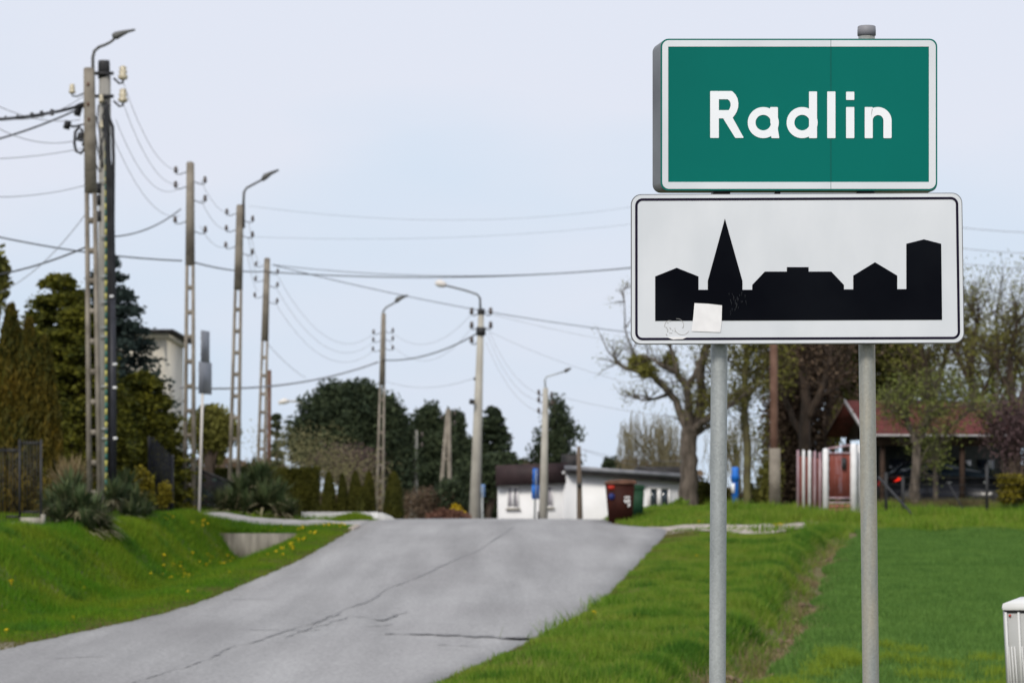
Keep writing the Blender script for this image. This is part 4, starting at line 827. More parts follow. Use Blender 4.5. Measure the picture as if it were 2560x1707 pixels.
def crown_tree(name, px, Y, shapes, label, m, n=9000, size=.13, cat='tree', clump=.5, trunk_r=.18, bark=None, group=None, trunk_top=None, per=14, sub=.3, bz=None, stems=1):
    """crown from clumps scattered through pixel-sized ellipsoids: shapes = (px, py, rx_px, ry_px)"""
    b = base(px, Y)
    if bz is not None: b.z = bz
    t = thing(name, b, label, cat, group); k = Y / FP
    cen = [(W(a, Y), Y + random.uniform(-.3, .3), Zp(c, Y), rx * k, max(rx, ry) * k * .8, ry * k) for a, c, rx, ry in shapes]
    nc = n // per; cc = blobs(cen, nc, .45); Pn = np.repeat(cc, per, 0) + np.clip(rng.normal(size=(nc * per, 3)), -1.25, 1.25) * sub * clump; cloud(MBc := MB(), Pn, size)
    MBc.build('crown', m, t)
    zt = trunk_top if trunk_top is not None else max(c[2] for c in cen) - .2
    tr = MB()
    for s in range(stems):
        ox = (s - (stems - 1) / 2) * trunk_r * 2.5
        tr.tube([(b.x + ox * .5, Y, b.z - .1), (b.x + ox + random.uniform(-.1, .1), Y, (b.z + zt) / 2), (b.x + ox * 2, Y, zt)], [trunk_r, trunk_r * .7, trunk_r * .2], 8)
    for q in range(10):
        c = cen[random.randrange(len(cen))]; z0_ = b.z + (zt - b.z) * random.uniform(.35, .8)
        tr.tube([(b.x, Y, z0_), ((b.x + c[0]) / 2, Y, (z0_ + c[2]) / 2 + .1), (c[0] + random.uniform(-.5, .5) * c[3], Y + random.uniform(-.5, .5) * c[4], c[2] + random.uniform(-.3, .7) * c[5])], [trunk_r * .4, trunk_r * .25, .015], 5)
    tr.build('trunk', bark or m_barkd, t, smooth=True); return t
def twigs(mb, p, d, L, r, depth, pts_out, bend=.25, ang=.6, up=.15):
    k = 4; pts = [Vector(p)]; dd = Vector(d).normalized()
    for i in range(k):
        dd = (dd + Vector((random.gauss(0, bend), random.gauss(0, bend), random.gauss(0, bend) + up * .3)) * .5).normalized(); pts.append(pts[-1] + dd * L / k)
    mb.tube(pts, [max(.006, r * (1 - .5 * i / k)) for i in range(k + 1)], 6 if r > .05 else 4, cap=False)
    pts_out.append(pts[-1])
    if depth > 0:
        for c in range(random.randint(2, 4)):
            q = pts[random.randint(1, k)]; nd = (dd + Vector((random.gauss(0, ang), random.gauss(0, ang), random.gauss(0, ang) + up))).normalized()
            twigs(mb, q, nd, L * random.uniform(.45, .8), r * .5, depth - 1, pts_out, bend, ang, up)
    return pts
def thuja(name, px, top, Y, halfw, label, m, group=None, n=2600, botw=1.0, size=.07, cat='thuja', flat=.0, bz=None, topw=.25):
    b = base(px, Y)
    if bz is not None: b.z = bz
    H = Zp(top, Y) - b.z; R = halfw * Y / FP; t = thing(name, b, label, cat, group)
    prof = lambda h: R * np.clip((botw + (1 - botw) * ss(h, 0, .3)) * np.sqrt(np.clip(1 - ((h - .25) / .75).clip(0, 1) ** 1.7, 0, 1)), .02, None)
    h = rng.random(n) ** .9; a = rng.random(n) * 2 * math.pi; r = prof(h) * (.82 + .22 * rng.random(n)) * (1 + .07 * np.sin(a * 5 + h * 9))
    Pn = np.stack([b.x + np.cos(a) * r, Y + np.sin(a) * r, b.z + H * h * .985], 1); mb = MB(); cloud(mb, Pn, size, .5, up=1.6); mb.build('foliage', m, t)
    hs = np.linspace(0, .97, 9); MB().tube([(b.x, Y, b.z + H * q - (.05 if q == 0 else 0)) for q in hs], [float(prof(np.array(q))) * .84 for q in hs], 14).build('inner_growth', m, t, smooth=True)
    MB().tube([(b.x, Y, b.z - .1), (b.x, Y, b.z + .3)], .05, 6).build('trunk', m_barkd, t); return t

# ------------------------------------------------------------------ left yard
# bronze weeping hedge at the left edge
b = base(60, 76); t = thing('thuja_hedge', b, 'tall bronze green thuja hedge with drooping sprays at the left edge', 'hedge')
hs = [(-60, 780, 90, 1), (28, 765, 62, 1), (112, 845, 46, 1), (72, 800, 50, 1)]
mb = MB(); core = MB()
for (px_, top, hw, _) in hs:
    Yh = 76 + random.uniform(-.4, .8); H = Zp(top, Yh) - b.z; R = hw * Yh / FP; n = 5200; h = rng.random(n); a = rng.random(n) * 2 * math.pi
    rr = R * (1.0 - .9 * h ** 2.4) * (.8 + .25 * rng.random(n)) * (1 + .12 * np.sin(a * 7 + 2 * px_))
    cloud(mb, np.stack([W(px_, Yh) + np.cos(a) * rr, Yh + np.sin(a) * rr, b.z + H * h], 1), .1, .28, up=-2.4)
    core.tube([(W(px_, Yh), Yh, b.z + H * q) for q in (0, .3, .6, .8, .93)], [R * .8, R * .78, R * .6, R * .36, R * .12], 12)
mb.build('foliage', l_thg, t); core.build('inner_growth', l_thu, t)
spruce('spruce_tree', 148, 682, 84, 175, 'dark golden green spruce rising behind the bronze hedge', l_spr, nb=460, leafs=95, size=.075, droop=.25, shape=.5)
spruce('spruce_tree', 272, 632, 90, 232, 'tall blue green spruce with pointed top behind the nearest poles', l_blu, nb=500, leafs=90, size=.075, droop=.3, shape=.8)
spruce('spruce_tree', 190, 760, 82.5, 190, 'broad yellowish spruce low between the two poles and the hedge', l_spr, nb=400, leafs=95, size=.07, droop=.35, shape=.55)
spruce('spruce_tree', 350, 925, 86, 140, 'low golden spruce spreading right of the cabled pole', l_spr, nb=360, leafs=95, size=.07, droop=.35, shape=.5)
crown_tree('leafy_tree', -70, 88, [(-40, 690, 48, 95), (-60, 790, 60, 60)], 'green tree only just entering at the left edge', l_olg, n=3500, size=.12)
# iron fence on a stepped plinth at the left edge
t = thing('metal_fence', base(60, 64), 'black metal bar fence on stepped concrete plinth at left edge', 'fence')
for (p0, p1, zt_, yt) in ((-40, 16, 1316, 1118), (16, 52, 1304, 1118), (52, 105, 1293, 1100)):
    Yf = 64.5; MB().box(W(p0, Yf), W(p1, Yf) - .002, Yf - .08, Yf + .08, Zp(zt_ + 26, Yf), Zp(zt_, Yf)).build('plinth_step', m_conc, t)
    for q in (.04, .93): zz = Zp(yt + (zt_ - yt) * q, Yf); MB().box(W(p0, Yf), W(p1, Yf), Yf - .012, Yf + .012, zz - .02, zz + .02).build('rail', m_metal, t)
    x = W(p0, Yf)
    while x < W(p1, Yf): MB().box(x - .007, x + .007, Yf - .007, Yf + .007, Zp(zt_, Yf), Zp(yt, Yf)).build('bar', m_metal, t); x += .06
for p in (50, 104): MB().box(W(p - 3, 64.5), W(p + 1.5, 64.5), 64.44, 64.5, Zp(1325, 64.5), Zp(1098, 64.5)).build('post', m_metal, t)
MB().box(W(104, 64.5), W(112, 64.5), 64.4, 64.6, Zp(1320, 64.5), Zp(1285, 64.5)).build('plinth_step', m_conc, t)
# dark boarded gate and fence further back
t = thing('boarded_gate', base(400, 83), 'dark blue-black boarded metal gate panel behind the left yuccas', 'gate')
for i in range(8):
    p = 374 + i * 7.4; top = 1092 + (0 if i < 1 else (i - 1) * 7.6); MB().box(W(p, 83), W(p + 5.0, 83), 82.96, 83.0, gz(p, 83) - .05, Zp(top, 83)).build('board', mat('blue_black_metal', (.006, .007, .011), (.011, .012, .018), scale=4, rough=.7, spec=.15), t)
for p in (372, 431): MB().box(W(p - 3, 83), W(p + 3, 83), 83.002, 83.06, gz(p, 83) - .05, Zp(1090 if p < 400 else 1136, 83)).build('post', m_metal, t)
t = thing('boarded_fence', base(540, 92), 'low dark boarded fence sloping down behind the right yuccas', 'fence')
for i in range(18):
    p = 490 + i * 6; top = 1172 + max(0, (i - 1)) * 2.5; MB().box(W(p, 92), W(p + 4.4, 92), 91.96, 92.0, gz(p, 92) - .05, Zp(top, 92)).build('board', MATS['blue_black_metal'], t)
MB().add([P(488, 1172, 91.95), P(600, 1217, 91.95), P(600, 1211, 91.95), P(488, 1166, 91.95), P(488, 1172, 92.05), P(600, 1217, 92.05), P(600, 1211, 92.05), P(488, 1166, 92.05)], [(0, 1, 2, 3), (4, 7, 6, 5), (3, 2, 6, 7), (0, 4, 5, 1), (1, 5, 6, 2), (0, 3, 7, 4)]).build('top_rail', m_metal, t)
# dry reed clump and yellow shrubs behind fence
def clumpblades(name, spots, label, cat, m, n, hgt, wid, spread, group=None, dry=None):
    """rosettes of sword leaves: spots (px, Y, scale, lift)"""
    b = base(spots[0][0], spots[0][1]); t = thing(name, b, label, cat, group)
    for mi, frac in ((m, 1.0), (dry, .35)):
        if mi is None: continue
        mb = MB()
        for (px_, Y, s, lift) in spots:
            c = np.array(base(px_, Y)) + np.array([0, 0, lift]); k = int(n * frac)
            a = rng.random(k) * 2 * math.pi; el_ = rng.random(k) ** .8 * 1.25 + .12; 
            if mi is dry: el_ = rng.random(k) * .5 - .25
            L = hgt * s * (.65 + .5 * rng.random(k)); d = np.stack([np.cos(a) * np.cos(el_), np.sin(a) * np.cos(el_), np.sin(el_)], 1)
            sd_ = np.stack([-np.sin(a), np.cos(a), np.zeros(k)], 1) * (wid * s * (.7 + .6 * rng.random(k)))[:, None]
            m1 = c + d * (L * .5)[:, None]; tip = c + d * L[:, None] + np.array([0, 0, -1]) * (L * .22 * np.cos(el_))[:, None]
            p0 = c + rng.normal(size=(k, 3)) * np.array([.06, .06, .03]) * s
            V = np.stack([p0 - sd_ * .5, p0 + sd_ * .5, m1 + sd_ * .5, m1 - sd_ * .5, tip], 1).reshape(-1, 3); ix = np.arange(k)[:, None] * 5
            mb.add(V, np.concatenate([ix + np.array([0, 1, 2, 3]), ix + np.array([3, 2, 4, 4])]))
        mb.build('leaf_rosettes' if mi is m else 'dry_leaves', mi, t)
    return t
clumpblades('yucca', [(160, 66, 1, .35), (130, 66.5, 1.0, .2), (200, 65.7, 1.05, .25), (235, 66.3, 1, .15), (180, 67, 1.1, .5), (255, 66, .9, .05), (150, 65.4, .9, .05), (215, 65.2, .9, .0)], 'big grey green yucca clump at the foot of the nearest pole', 'yucca', l_yuc, 150, .62, .05, 1, dry=l_dry)
clumpblades('yucca', [(300, 72, 1, .3), (340, 72.5, 1.0, .2), (280, 71.5, 1.0, .4), (325, 71, .9, .05), (360, 72, .8, .02), (310, 73, 1.1, .55)], 'yucca clump between the cabled pole and the boarded gate', 'yucca', l_yuc, 130, .62, .05, 1, dry=l_dry)
clumpblades('yucca', [(640, 87.5, 1.1, .75), (600, 87, 1, .5), (690, 87.2, 1, .45), (660, 86.5, 1.1, .3), (580, 86.6, .9, .15), (620, 86.3, .9, .1), (700, 86.4, .85, .1), (655, 87.8, 1, .9), (720, 86.8, .8, .1), (550, 87.2, .8, .1)], 'large yucca clump above the driveway left of the picket edging', 'yucca', l_yuc, 150, .78, .055, 1, dry=l_dry)
clumpblades('yucca', [(440, 86, .7, .1), (545, 86.8, .7, .05), (520, 86.5, .6, .05)], 'small half dry yucca plants beside the lattice pole base', 'yucca', l_dry, 110, .6, .045, 1, dry=l_dry)
clumpblades('reed_clump', [(175, 73, 1.6, .5), (190, 73.3, 1.5, .6), (165, 73.4, 1.5, .5)], 'clump of dry straw coloured reed left of the nearest pole', 'reeds', g_dry, 160, .6, .02, 1)
crown_tree('yellow_shrub', 365, 80, [(350, 1190, 14, 22), (365, 1210, 16, 28)], 'small dull yellow shrub behind the yuccas', l_yed, n=1200, size=.05, clump=.2, trunk_r=.03, cat='shrub')
crown_tree('yellow_shrub', 412, 81.5, [(413, 1235, 14, 28)], 'small dull yellow shrub in front of the boarded gate', l_yed, n=900, size=.05, clump=.2, trunk_r=.03, cat='shrub')
# round topiary-like tree, hedge, columnar thujas
crown_tree('round_tree', 527, 104, [(530, 1060, 42, 38), (500, 1075, 30, 30), (560, 1075, 30, 30), (525, 1095, 48, 26), (530, 1130, 22, 22)], 'rounded bright olive evergreen tree with a short trunk', l_olg, n=20000, size=.06, clump=.5, trunk_r=.25, cat='tree')
b = base(660, 106); t = thing('clipped_hedge', b, 'long clipped dark green hedge behind the yuccas', 'hedge')
mb = MB(); n = 42000; x0, x1 = W(490, 106), W(796, 106); zt_ = Zp(1174, 106)
u = rng.random((n, 3)); face = rng.random(n); X = x0 + (x1 - x0) * u[:, 0]; Yh = 105.2 + 1.6 * u[:, 1]; Z = b.z + (zt_ - b.z) * u[:, 2]
Z = np.where(face < .35, zt_ + .04 * np.sin(X * 3) , Z); Yh = np.where(face > .35, 105.2, Yh); X = np.where(face > .93, x1 - .05, X); Yh = np.where(face > .93, 105.2 + 1.6 * u[:, 1], Yh)
cloud(mb, np.stack([X, Yh, Z], 1) + rng.normal(size=(n, 3)) * .035, .04); mb.build('foliage', l_thu, t)
MB().box(x0, x1 - .08, 105.3, 106.8, b.z - .1, zt_ - .06).build('inner_growth', l_thu, t)
for i, (px_, top, hw, w_) in enumerate(((822, 1178, 20, 'first columnar thuja right of the clipped hedge'), (856, 1182, 16, 'slimmest columnar thuja, second from the hedge'), (888, 1176, 21, 'third columnar thuja, between slim one and lattice pole'), (922, 1176, 20, 'columnar thuja directly behind the lattice lamp pole'), (984, 1176, 27, 'broadest columnar thuja, just right of the lattice lamp pole'))):
    thuja('columnar_thuja', px_, top, 118, hw, w_, l_thu, 'row of columnar thujas', n=5200, botw=.95, size=.042)
t = thuja('columnar_thuja', 905, 1215, 117.4, 17, 'low rounded thuja leaning against the third column', l_thu, 'row of columnar thujas', n=900, size=.07)
# tiny white picket edging at the driveway
t = thing('picket_edging', base(850, 88), 'low white picket edging along the garden by the driveway', 'fence'); pk = None
for i in range(29):
    x = W(756 + i * 6.6, 88); b = (float(ground(x, 88)), x)
    zt_ = Zp(1279 - 2 * math.sin(i / 28 * math.pi) + .3 * (i % 2), 88)
    if pk is None: pk = MB().box(x - .017, x + .017, 87.99, 88.01, -.24, zt_).build('picket', m_wpaint, t)
    else:
        o = pk.copy(); COL.objects.link(o); o.location.x += x - W(756, 88)
MB().box(W(752, 88), W(945, 88), 88.012, 88.03, -.1, -.07).build('rail', m_wpaint, t)
wd = thing('white_boat_cover', base(965, 90), 'low white tapering board wall at the end of the picket edging', 'edging')
MB().add([P(930, 1300, 89), P(990, 1300, 89), P(978, 1290, 89), P(955, 1281, 89), P(930, 1280, 89)] + [P(930, 1300, 89) + Vector((0, .3, 0)), P(990, 1300, 89) + Vector((0, .3, 0)), P(978, 1290, 89) + Vector((0, .3, 0)), P(955, 1281, 89) + Vector((0, .3, 0)), P(930, 1280, 89) + Vector((0, .3, 0))],
  [(0, 1, 2, 3), (0, 3, 4, 4), (2, 1, 6, 7), (3, 2, 7, 8), (4, 3, 8, 9), (5, 8, 7, 6), (5, 9, 8, 8), (0, 4, 9, 5)]).build('board', mat('dull_white_paint', (.36, .36, .36), (.48, .48, .47), scale=5), wd)
wd.name = 'white_edging'
# small grass hump in front of it
n = 5000; X = rng.normal(W(895, 86.5), .35, n); Y = rng.normal(86.5, .4, n)
blades('grass_hump', X, Y, np.clip(.26 - .28 * np.abs(X - W(890, 86.5)), .04, .3) * (.6 + .4 * rng.random(n)), .02, g_bank, label='small hump of grass in front of the picket edging', cat='grass')
# house far left behind spruces
Yh = 120; t = thing('pale_house', (W(390, Yh), Yh, -.6), 'pale cream house corner with flat dark roof behind the spruces', 'house')
MB().box(W(250, Yh), W(410, Yh), Yh, Yh + 7, -.8, Zp(846, Yh)).build('wall', m_cream, t)
MB().box(W(250, Yh), W(420, Yh), Yh - .2, Yh + 7.2, Zp(845, Yh), Zp(834, Yh)).build('soffit', m_cream, t)
MB().box(W(240, Yh), W(437, Yh), Yh - .6, Yh + 7.6, Zp(833, Yh), Zp(825, Yh)).build('roof', m_droof, t)
MB().box(W(372, Yh), W(402, Yh), Yh - .03, Yh - .002, Zp(1010, Yh), Zp(960, Yh)).build('window', m_glass, t)
MB().box(W(300, Yh), W(398, Yh), Yh - 3, Yh - .1, -.8, Zp(1000, Yh)).build('porch', mat('pinkish_tile', (.3, .17, .14), (.4, .25, .2), scale=5), t)

# ------------------------------------------------------------------ trees beyond the crest
crown_tree('round_pine', 880, 150, [(880, 1015, 60, 42), (820, 1040, 60, 50), (940, 1040, 55, 50), (775, 1095, 55, 45), (860, 1090, 85, 60), (960, 1110, 60, 60), (900, 1150, 90, 45), (985, 1090, 32, 50), (790, 1130, 45, 30), (990, 1170, 40, 60), (840, 990, 30, 20), (905, 985, 30, 22)], 'massive rounded dark pine crown in the middle of the skyline', l_dk, n=70000, size=.1, clump=1.0, trunk_r=.4, per=22, sub=.35)
spruce('conifer', 690, 1030, 160, 38, 'small pointed conifer left of the massive pine', l_dk, nb=90, size=.15, droop=.2)
crown_tree('thin_shrubs', 760, 128, [(700, 1140, 60, 35), (780, 1150, 60, 40), (830, 1185, 70, 36), (900, 1215, 60, 40)], 'loose olive brown shrubs below the massive pine', leaf('pale_olive_leaves', [(.12, .115, .05), (.24, .23, .11), (.36, .33, .17)], (.13, .12, .06), (.28, .26, .13), .8), n=9000, size=.032, clump=.8, trunk_r=.06, cat='shrub', per=5, sub=.9, stems=3)
crown_tree('purple_shrubs', 880, 135, [(860, 1160, 50, 22), (900, 1175, 45, 20)], 'purplish bare shrub mass behind the columnar thujas', l_pur, n=4200, size=.055, clump=.6, trunk_r=.08, cat='shrub', per=6, sub=.8)
crown_tree('pine_tree', 1075, 175, [(1078, 1035, 10, 20), (1060, 1060, 22, 26), (1088, 1070, 22, 26), (1050, 1100, 28, 18), (1095, 1110, 35, 22), (1040, 1150, 30, 20), (1080, 1175, 55, 25), (1110, 1085, 16, 26)], 'ragged dark pine left of the double legged pole', l_dk, n=24000, size=.11, clump=.8, trunk_r=.25)
crown_tree('pine_tree', 1135, 180, [(1135, 1065, 18, 34), (1130, 1130, 38, 30), (1160, 1150, 34, 34), (1140, 1200, 60, 45), (1060, 1225, 50, 40), (1165, 1110, 10, 18), (1000, 1230, 30, 40)], 'dark dense pine group right of the double legged pole', l_dk, n=36000, size=.11, clump=.8, trunk_r=.3)
spruce('spruce_tree', 1232, 1018, 150, 78, 'broad black green spruce right of the pale round pole', l_dk, nb=420, leafs=80, size=.1, droop=-.1, shape=.6, base_h=.08)
crown_tree('dark_shrubs', 1225, 140, [(1200, 1200, 50, 60), (1260, 1180, 50, 40), (1150, 1240, 60, 40)], 'dark evergreen undergrowth between round pole and white house', l_dk, n=16000, size=.095, clump=.7, trunk_r=.2, cat='shrub')
crown_tree('pine_tree', 1385, 150, [(1390, 1010, 14, 20), (1398, 1040, 20, 24), (1375, 1070, 20, 18), (1410, 1075, 26, 24), (1390, 1110, 38, 22), (1355, 1095, 16, 12), (1345, 1140, 20, 22), (1400, 1150, 50, 20), (1440, 1085, 18, 5)], 'slender open pine behind the slim curved lamp pole', l_dk, n=6000, size=.085, clump=.75, trunk_r=.18, per=14)
crown_tree('bush', 1527, 160, [(1527, 1165, 20, 18)], 'small round dark bush top showing above the house roof', l_dk, n=900, size=.12, clump=.4, trunk_r=.1, cat='bush')
crown_tree('brown_shrubs', 1060, 140, [(1060, 1265, 50, 25), (1120, 1270, 36, 22)], 'grey brown thicket under the distant pines', l_brn, n=4500, size=.05, clump=.6, trunk_r=.1, cat='shrub', per=7, sub=.6)
crown_tree('russet_shrub', 1108, 104, [(1085, 1295, 20, 10), (1110, 1288, 32, 13), (1140, 1290, 28, 12), (1160, 1298, 18, 10)], 'low russet dome shaped shrub just beyond the road crest', l_rus, n=3000, size=.05, clump=.2, trunk_r=.04, cat='shrub')
crown_tree('forsythia', 1145, 107, [(1140, 1270, 10, 9), (1152, 1285, 12, 14), (1142, 1285, 12, 12)], 'small bright yellow forsythia behind the russet shrub', l_yel, n=1100, size=.045, clump=.15, trunk_r=.03, cat='shrub')
# distant wood closing the horizon
n = 60000; X = -75 + 150 * rng.random(n); Y = 235 + 30 * rng.random(n); top = 2.2 + 1.3 * np.sin(X * .21) + .8 * np.sin(X * .63 + 1) + .5 * np.sin(X * 1.7); Z = -1.3 + (top + 1.3) * rng.random(n) ** .8
mb = MB(); cloud(mb, np.stack([X, Y, Z], 1), .34); tag(mb.build('distant_wood', l_brn), 'far low belt of bare trees closing the horizon', 'wood', kind='stuff')

# ------------------------------------------------------------------ white house
t = thing('white_house', (W(1415, 108), 108, -1.2), 'low white rendered house with dark flat roof beyond the crest', 'house')
zg = -1.5; A = Vector((W(1418, 108), 108)); u = (Vector((W(1725, 109.4), 109.4)) - A).normalized(); Lr = (Vector((W(1725, 109.4), 109.4)) - A).length; yw = math.atan2(u.y, u.x)
MB().box(A.x, A.x + Lr, A.y, A.y + 5, zg, 1.3, yw, (A.x, A.y)).build('wall', m_white, t)
# sloping roof slab of the long wing
def P2(s, dd, z): q = A + u * s + Vector((-u.y, u.x)) * dd; return (q.x, q.y, z)
zt0, zt1_ = Zp(1163, 107.7), Zp(1187, 109.1)
MB().hexa(np.array([P2(-.05, -.35, zt0 - .14), P2(Lr + .2, -.35, zt1_ - .14), P2(Lr + .2, 5.2, zt1_ + .0), P2(-.05, 5.2, zt0 - .1), P2(-.05, -.35, zt0), P2(Lr + .2, -.35, zt1_), P2(Lr + .2, 5.2, zt1_ + .14), P2(-.05, 5.2, zt0 + .04)])).build('roof', m_groof, t)
MB().hexa(np.array([P2(-.05, -.3, zt0 - .26), P2(Lr + .2, -.3, zt1_ - .26), P2(Lr + .2, .0, zt1_ - .26), P2(-.05, .0, zt0 - .26), P2(-.05, -.3, zt0 - .143), P2(Lr + .2, -.3, zt1_ - .143), P2(Lr + .2, -.0, zt1_ - .143), P2(-.05, -.0, zt0 - .143)])).build('gutter', m_droof, t)
Xa, Xb, Yb = W(1244, 108.4), A.x - .003, 108.4
MB().box(Xa, Xb, Yb, Yb + 6, zg, 1.2).build('wing_wall', m_white, t)
MB().hexa(np.array([(Xa - .06, Yb - .3, Zp(1214, Yb)), (Xb + .02, Yb - .3, Zp(1207, Yb)), (Xb + .02, Yb + 6, Zp(1207, Yb)), (Xa - .06, Yb + 6, Zp(1214, Yb)), (Xa - .06, Yb - .3, Zp(1163, Yb)), (Xb + .02, Yb - .3, Zp(1156, Yb)), (Xb + .02, Yb + 6, Zp(1156, Yb)), (Xa - .06, Yb + 6, Zp(1163, Yb))])).build('fascia', m_fascia, t)
MB().box(W(1405, Yb), W(1413, Yb), Yb - .36, Yb - .302, Zp(1185, Yb), Zp(1178, Yb)).build('lamp', m_wpaint, t)
MB().box(W(1404, 109.5), W(1452, 109.5), 109.5, 110.3, 1.4, Zp(1135, 109.5)).build('chimney', m_droof, t)
def window(x0, x1, y, zb, zt, panes, par, yaw_=0, org=None, curtain=False, sill=True, rev=None):
    f = MB(); fr = .05 if curtain else .085
    f.box(x0, x1, y - .05, y - .003, zt - fr, zt, yaw_, org); f.box(x0, x1, y - .05, y - .003, zb, zb + fr, yaw_, org)
    w_ = (x1 - x0) / panes
    for i in range(panes + 1): xx = x0 + i * w_; a_, b_ = (xx, xx + fr) if i == 0 else ((xx - fr, xx) if i == panes else (xx - fr * .8, xx + fr * .8)); f.box(a_, b_, y - .049, y - .004, zb + fr + .001, zt - fr - .001, yaw_, org)
    w = f.build('window', m_wpaint, par)
    for i in range(panes): MB().box(x0 + i * w_ + fr, x0 + (i + 1) * w_ - fr, y - .02, y - .006, zb + fr, zt - fr, yaw_, org).build('pane', m_glass, w)
    if curtain:
        for i in range(panes): MB().box(x0 + i * w_ + fr + .02, x0 + i * w_ + fr + .12, y - .026, y - .022, zb + fr, zt - fr, yaw_, org).build('curtain', m_curt, w)
    if sill: MB().box(x0 - .05, x1 + .05, y - .1, y - .002, zb - .05, zb - .004, yaw_, org).build('sill', m_conc if curtain else m_wpaint, w)
    return w
window(W(1268, Yb), W(1297, Yb), Yb, Zp(1270, Yb), Zp(1214, Yb), 2, t, curtain=True)
window(W(1366, Yb), W(1383, Yb), Yb, Zp(1268, Yb), Zp(1212, Yb), 1, t, curtain=True)
s0 = (W(1619, 109) - A.x) / u.x; s1 = (W(1676, 109) - A.x) / u.x
window(A.x + s0 * 1.0, A.x + s1, A.y, Zp(1273, 108.9), Zp(1215, 108.9), 2, t, yw, (A.x, A.y))
# low dark roof behind
o = thing('dark_shed', (W(1690, 124), 124, -1.2), 'dark flat roofed shed showing behind the end of the white house', 'shed')
MB().box(W(1600, 124), W(1720, 124), 124, 128, -1.5, .9).build('wall', m_brwood, o); MB().box(W(1595, 124), W(1725, 124), 123.8, 128.2, Zp(1180, 124) - .1, Zp(1166, 124)).build('roof', m_droof, o)

# ------------------------------------------------------------------ bins
def bin_(px0, px1, top, Y, label, body, lidm, digits=False, zb=None, yaw_=.0):
    xc = W((px0 + px1) / 2, Y); hw = (px1 - px0) / 2 * Y / FP; zt_ = Zp(top, Y); zb = gz((px0 + px1) / 2, Y) if zb is None else zb
    t = thing('wheelie_bin', (xc, Y, zb), label, 'bin'); zl = zt_ - .12; a, b_ = hw * .72, hw * .92
    v = [(xc - a, Y - a, zb + .08), (xc + a, Y - a, zb + .08), (xc + a, Y + a, zb + .08), (xc - a, Y + a, zb + .08), (xc - b_, Y - b_, zl), (xc + b_ * .96, Y - b_, zl), (xc + b_ * .96, Y + b_, zl), (xc - b_, Y + b_, zl)]
    MB().hexa(np.array(v)).build('body', body, t)
    MB().box(xc - hw, xc + hw, Y - hw - .01, Y + hw, zl + .001, zl + .035).build('rim', lidm, t)
    lid = MB(); ps = [(-1, 0), (-.8, .06), (-.4, .1), (.2, .115), (.8, .1), (1, .05)]
    V = [(xc + p * hw, Y - hw, zl + .036 + q * .7) for p, q in ps] + [(xc + p * hw, Y + hw, zl + .036 + q * .8) for p, q in ps]; k = len(ps)
    lid.add(V + [(xc - hw, Y - hw, zl + .034), (xc + hw, Y - hw, zl + .034), (xc + hw, Y + hw, zl + .034), (xc - hw, Y + hw, zl + .034)], [(i, i + 1, k + i + 1, k + i) for i in range(k - 1)] + [(12, 13, i + 1, i) if False else (i, i, i + 1, 12) for i in range(0)] )
    for i in range(k - 1):
        x0_, x1_ = ps[i][0] * hw + xc, ps[i + 1][0] * hw + xc
        lid.add([(x0_, Y - hw, zl + .034), (x1_, Y - hw, zl + .034), V[i + 1], V[i]], [(0, 1, 2, 3)])
    lid.build('lid', lidm, t); MB().tube([(xc - hw * .8, Y + hw + .04, zl + .05), (xc + hw * .8, Y + hw + .04, zl + .05)], .018, 6).build('handle', body, t)
    for s in (-1, 1): MB().tube([(xc + s * a * .9 - .03, Y + a * .8, zb + .1), (xc + s * a * .9 + .03, Y + a * .8, zb + .1)], .1, 14).build('wheel', m_black, t)
    return t, xc, hw, zl, zb
Yb_ = 88
t, xc, hw, zl, zb = bin_(1511, 1590, 1198, Yb_, 'brown wheelie bin with white number 159 and stickers', m_brown, m_lid, zb=-.3)
MB().hexa(np.array([(xc - hw * .78, Yb_ - hw * .93, zl - .14), (xc - hw * .4, Yb_ - hw * .93, zl - .14), (xc - hw * .4, Yb_ - hw * .9, zl - .14), (xc - hw * .78, Yb_ - hw * .9, zl - .14), (xc - hw * .84, Yb_ - hw * .955, zl - .04), (xc - hw * .4, Yb_ - hw * .955, zl - .04), (xc - hw * .4, Yb_ - hw * .9, zl - .04), (xc - hw * .84, Yb_ - hw * .9, zl - .04)])).build('sticker', m_red, t)
mb = MB(); mb.tube([(xc - hw * .58, Yb_ - hw * .89, zl - .32), (xc - hw * .58, Yb_ - hw * .91, zl - .32)], .085, 16); mb.build('sticker', m_dblue, t)
fc = bpy.data.curves.new('number', 'FONT'); fc.body = '159'; fc.size = .2; fc.extrude = .002; fc.offset = .006; fc.align_x = 'CENTER'; fc.align_y = 'CENTER'; fc.materials.append(m_wpaint)
_o = bpy.data.objects.new('number_tmp', fc); COL.objects.link(_o); bpy.context.view_layer.update(); _m = bpy.data.meshes.new_from_object(_o.evaluated_get(bpy.context.evaluated_depsgraph_get())); bpy.data.objects.remove(_o); no_ = link('number', _m); no_.rotation_euler = (math.radians(90), math.radians(90), 0); no_.location = (W(1566, Yb_), Yb_ - hw * .95, Zp(1252, Yb_)); no_.parent = t; no_.matrix_parent_inverse = world_of(t).inverted()
bin_(1574, 1612, 1211, 89.5, 'dark green wheelie bin half hidden behind the brown one', m_green, m_green, zb=-.2)

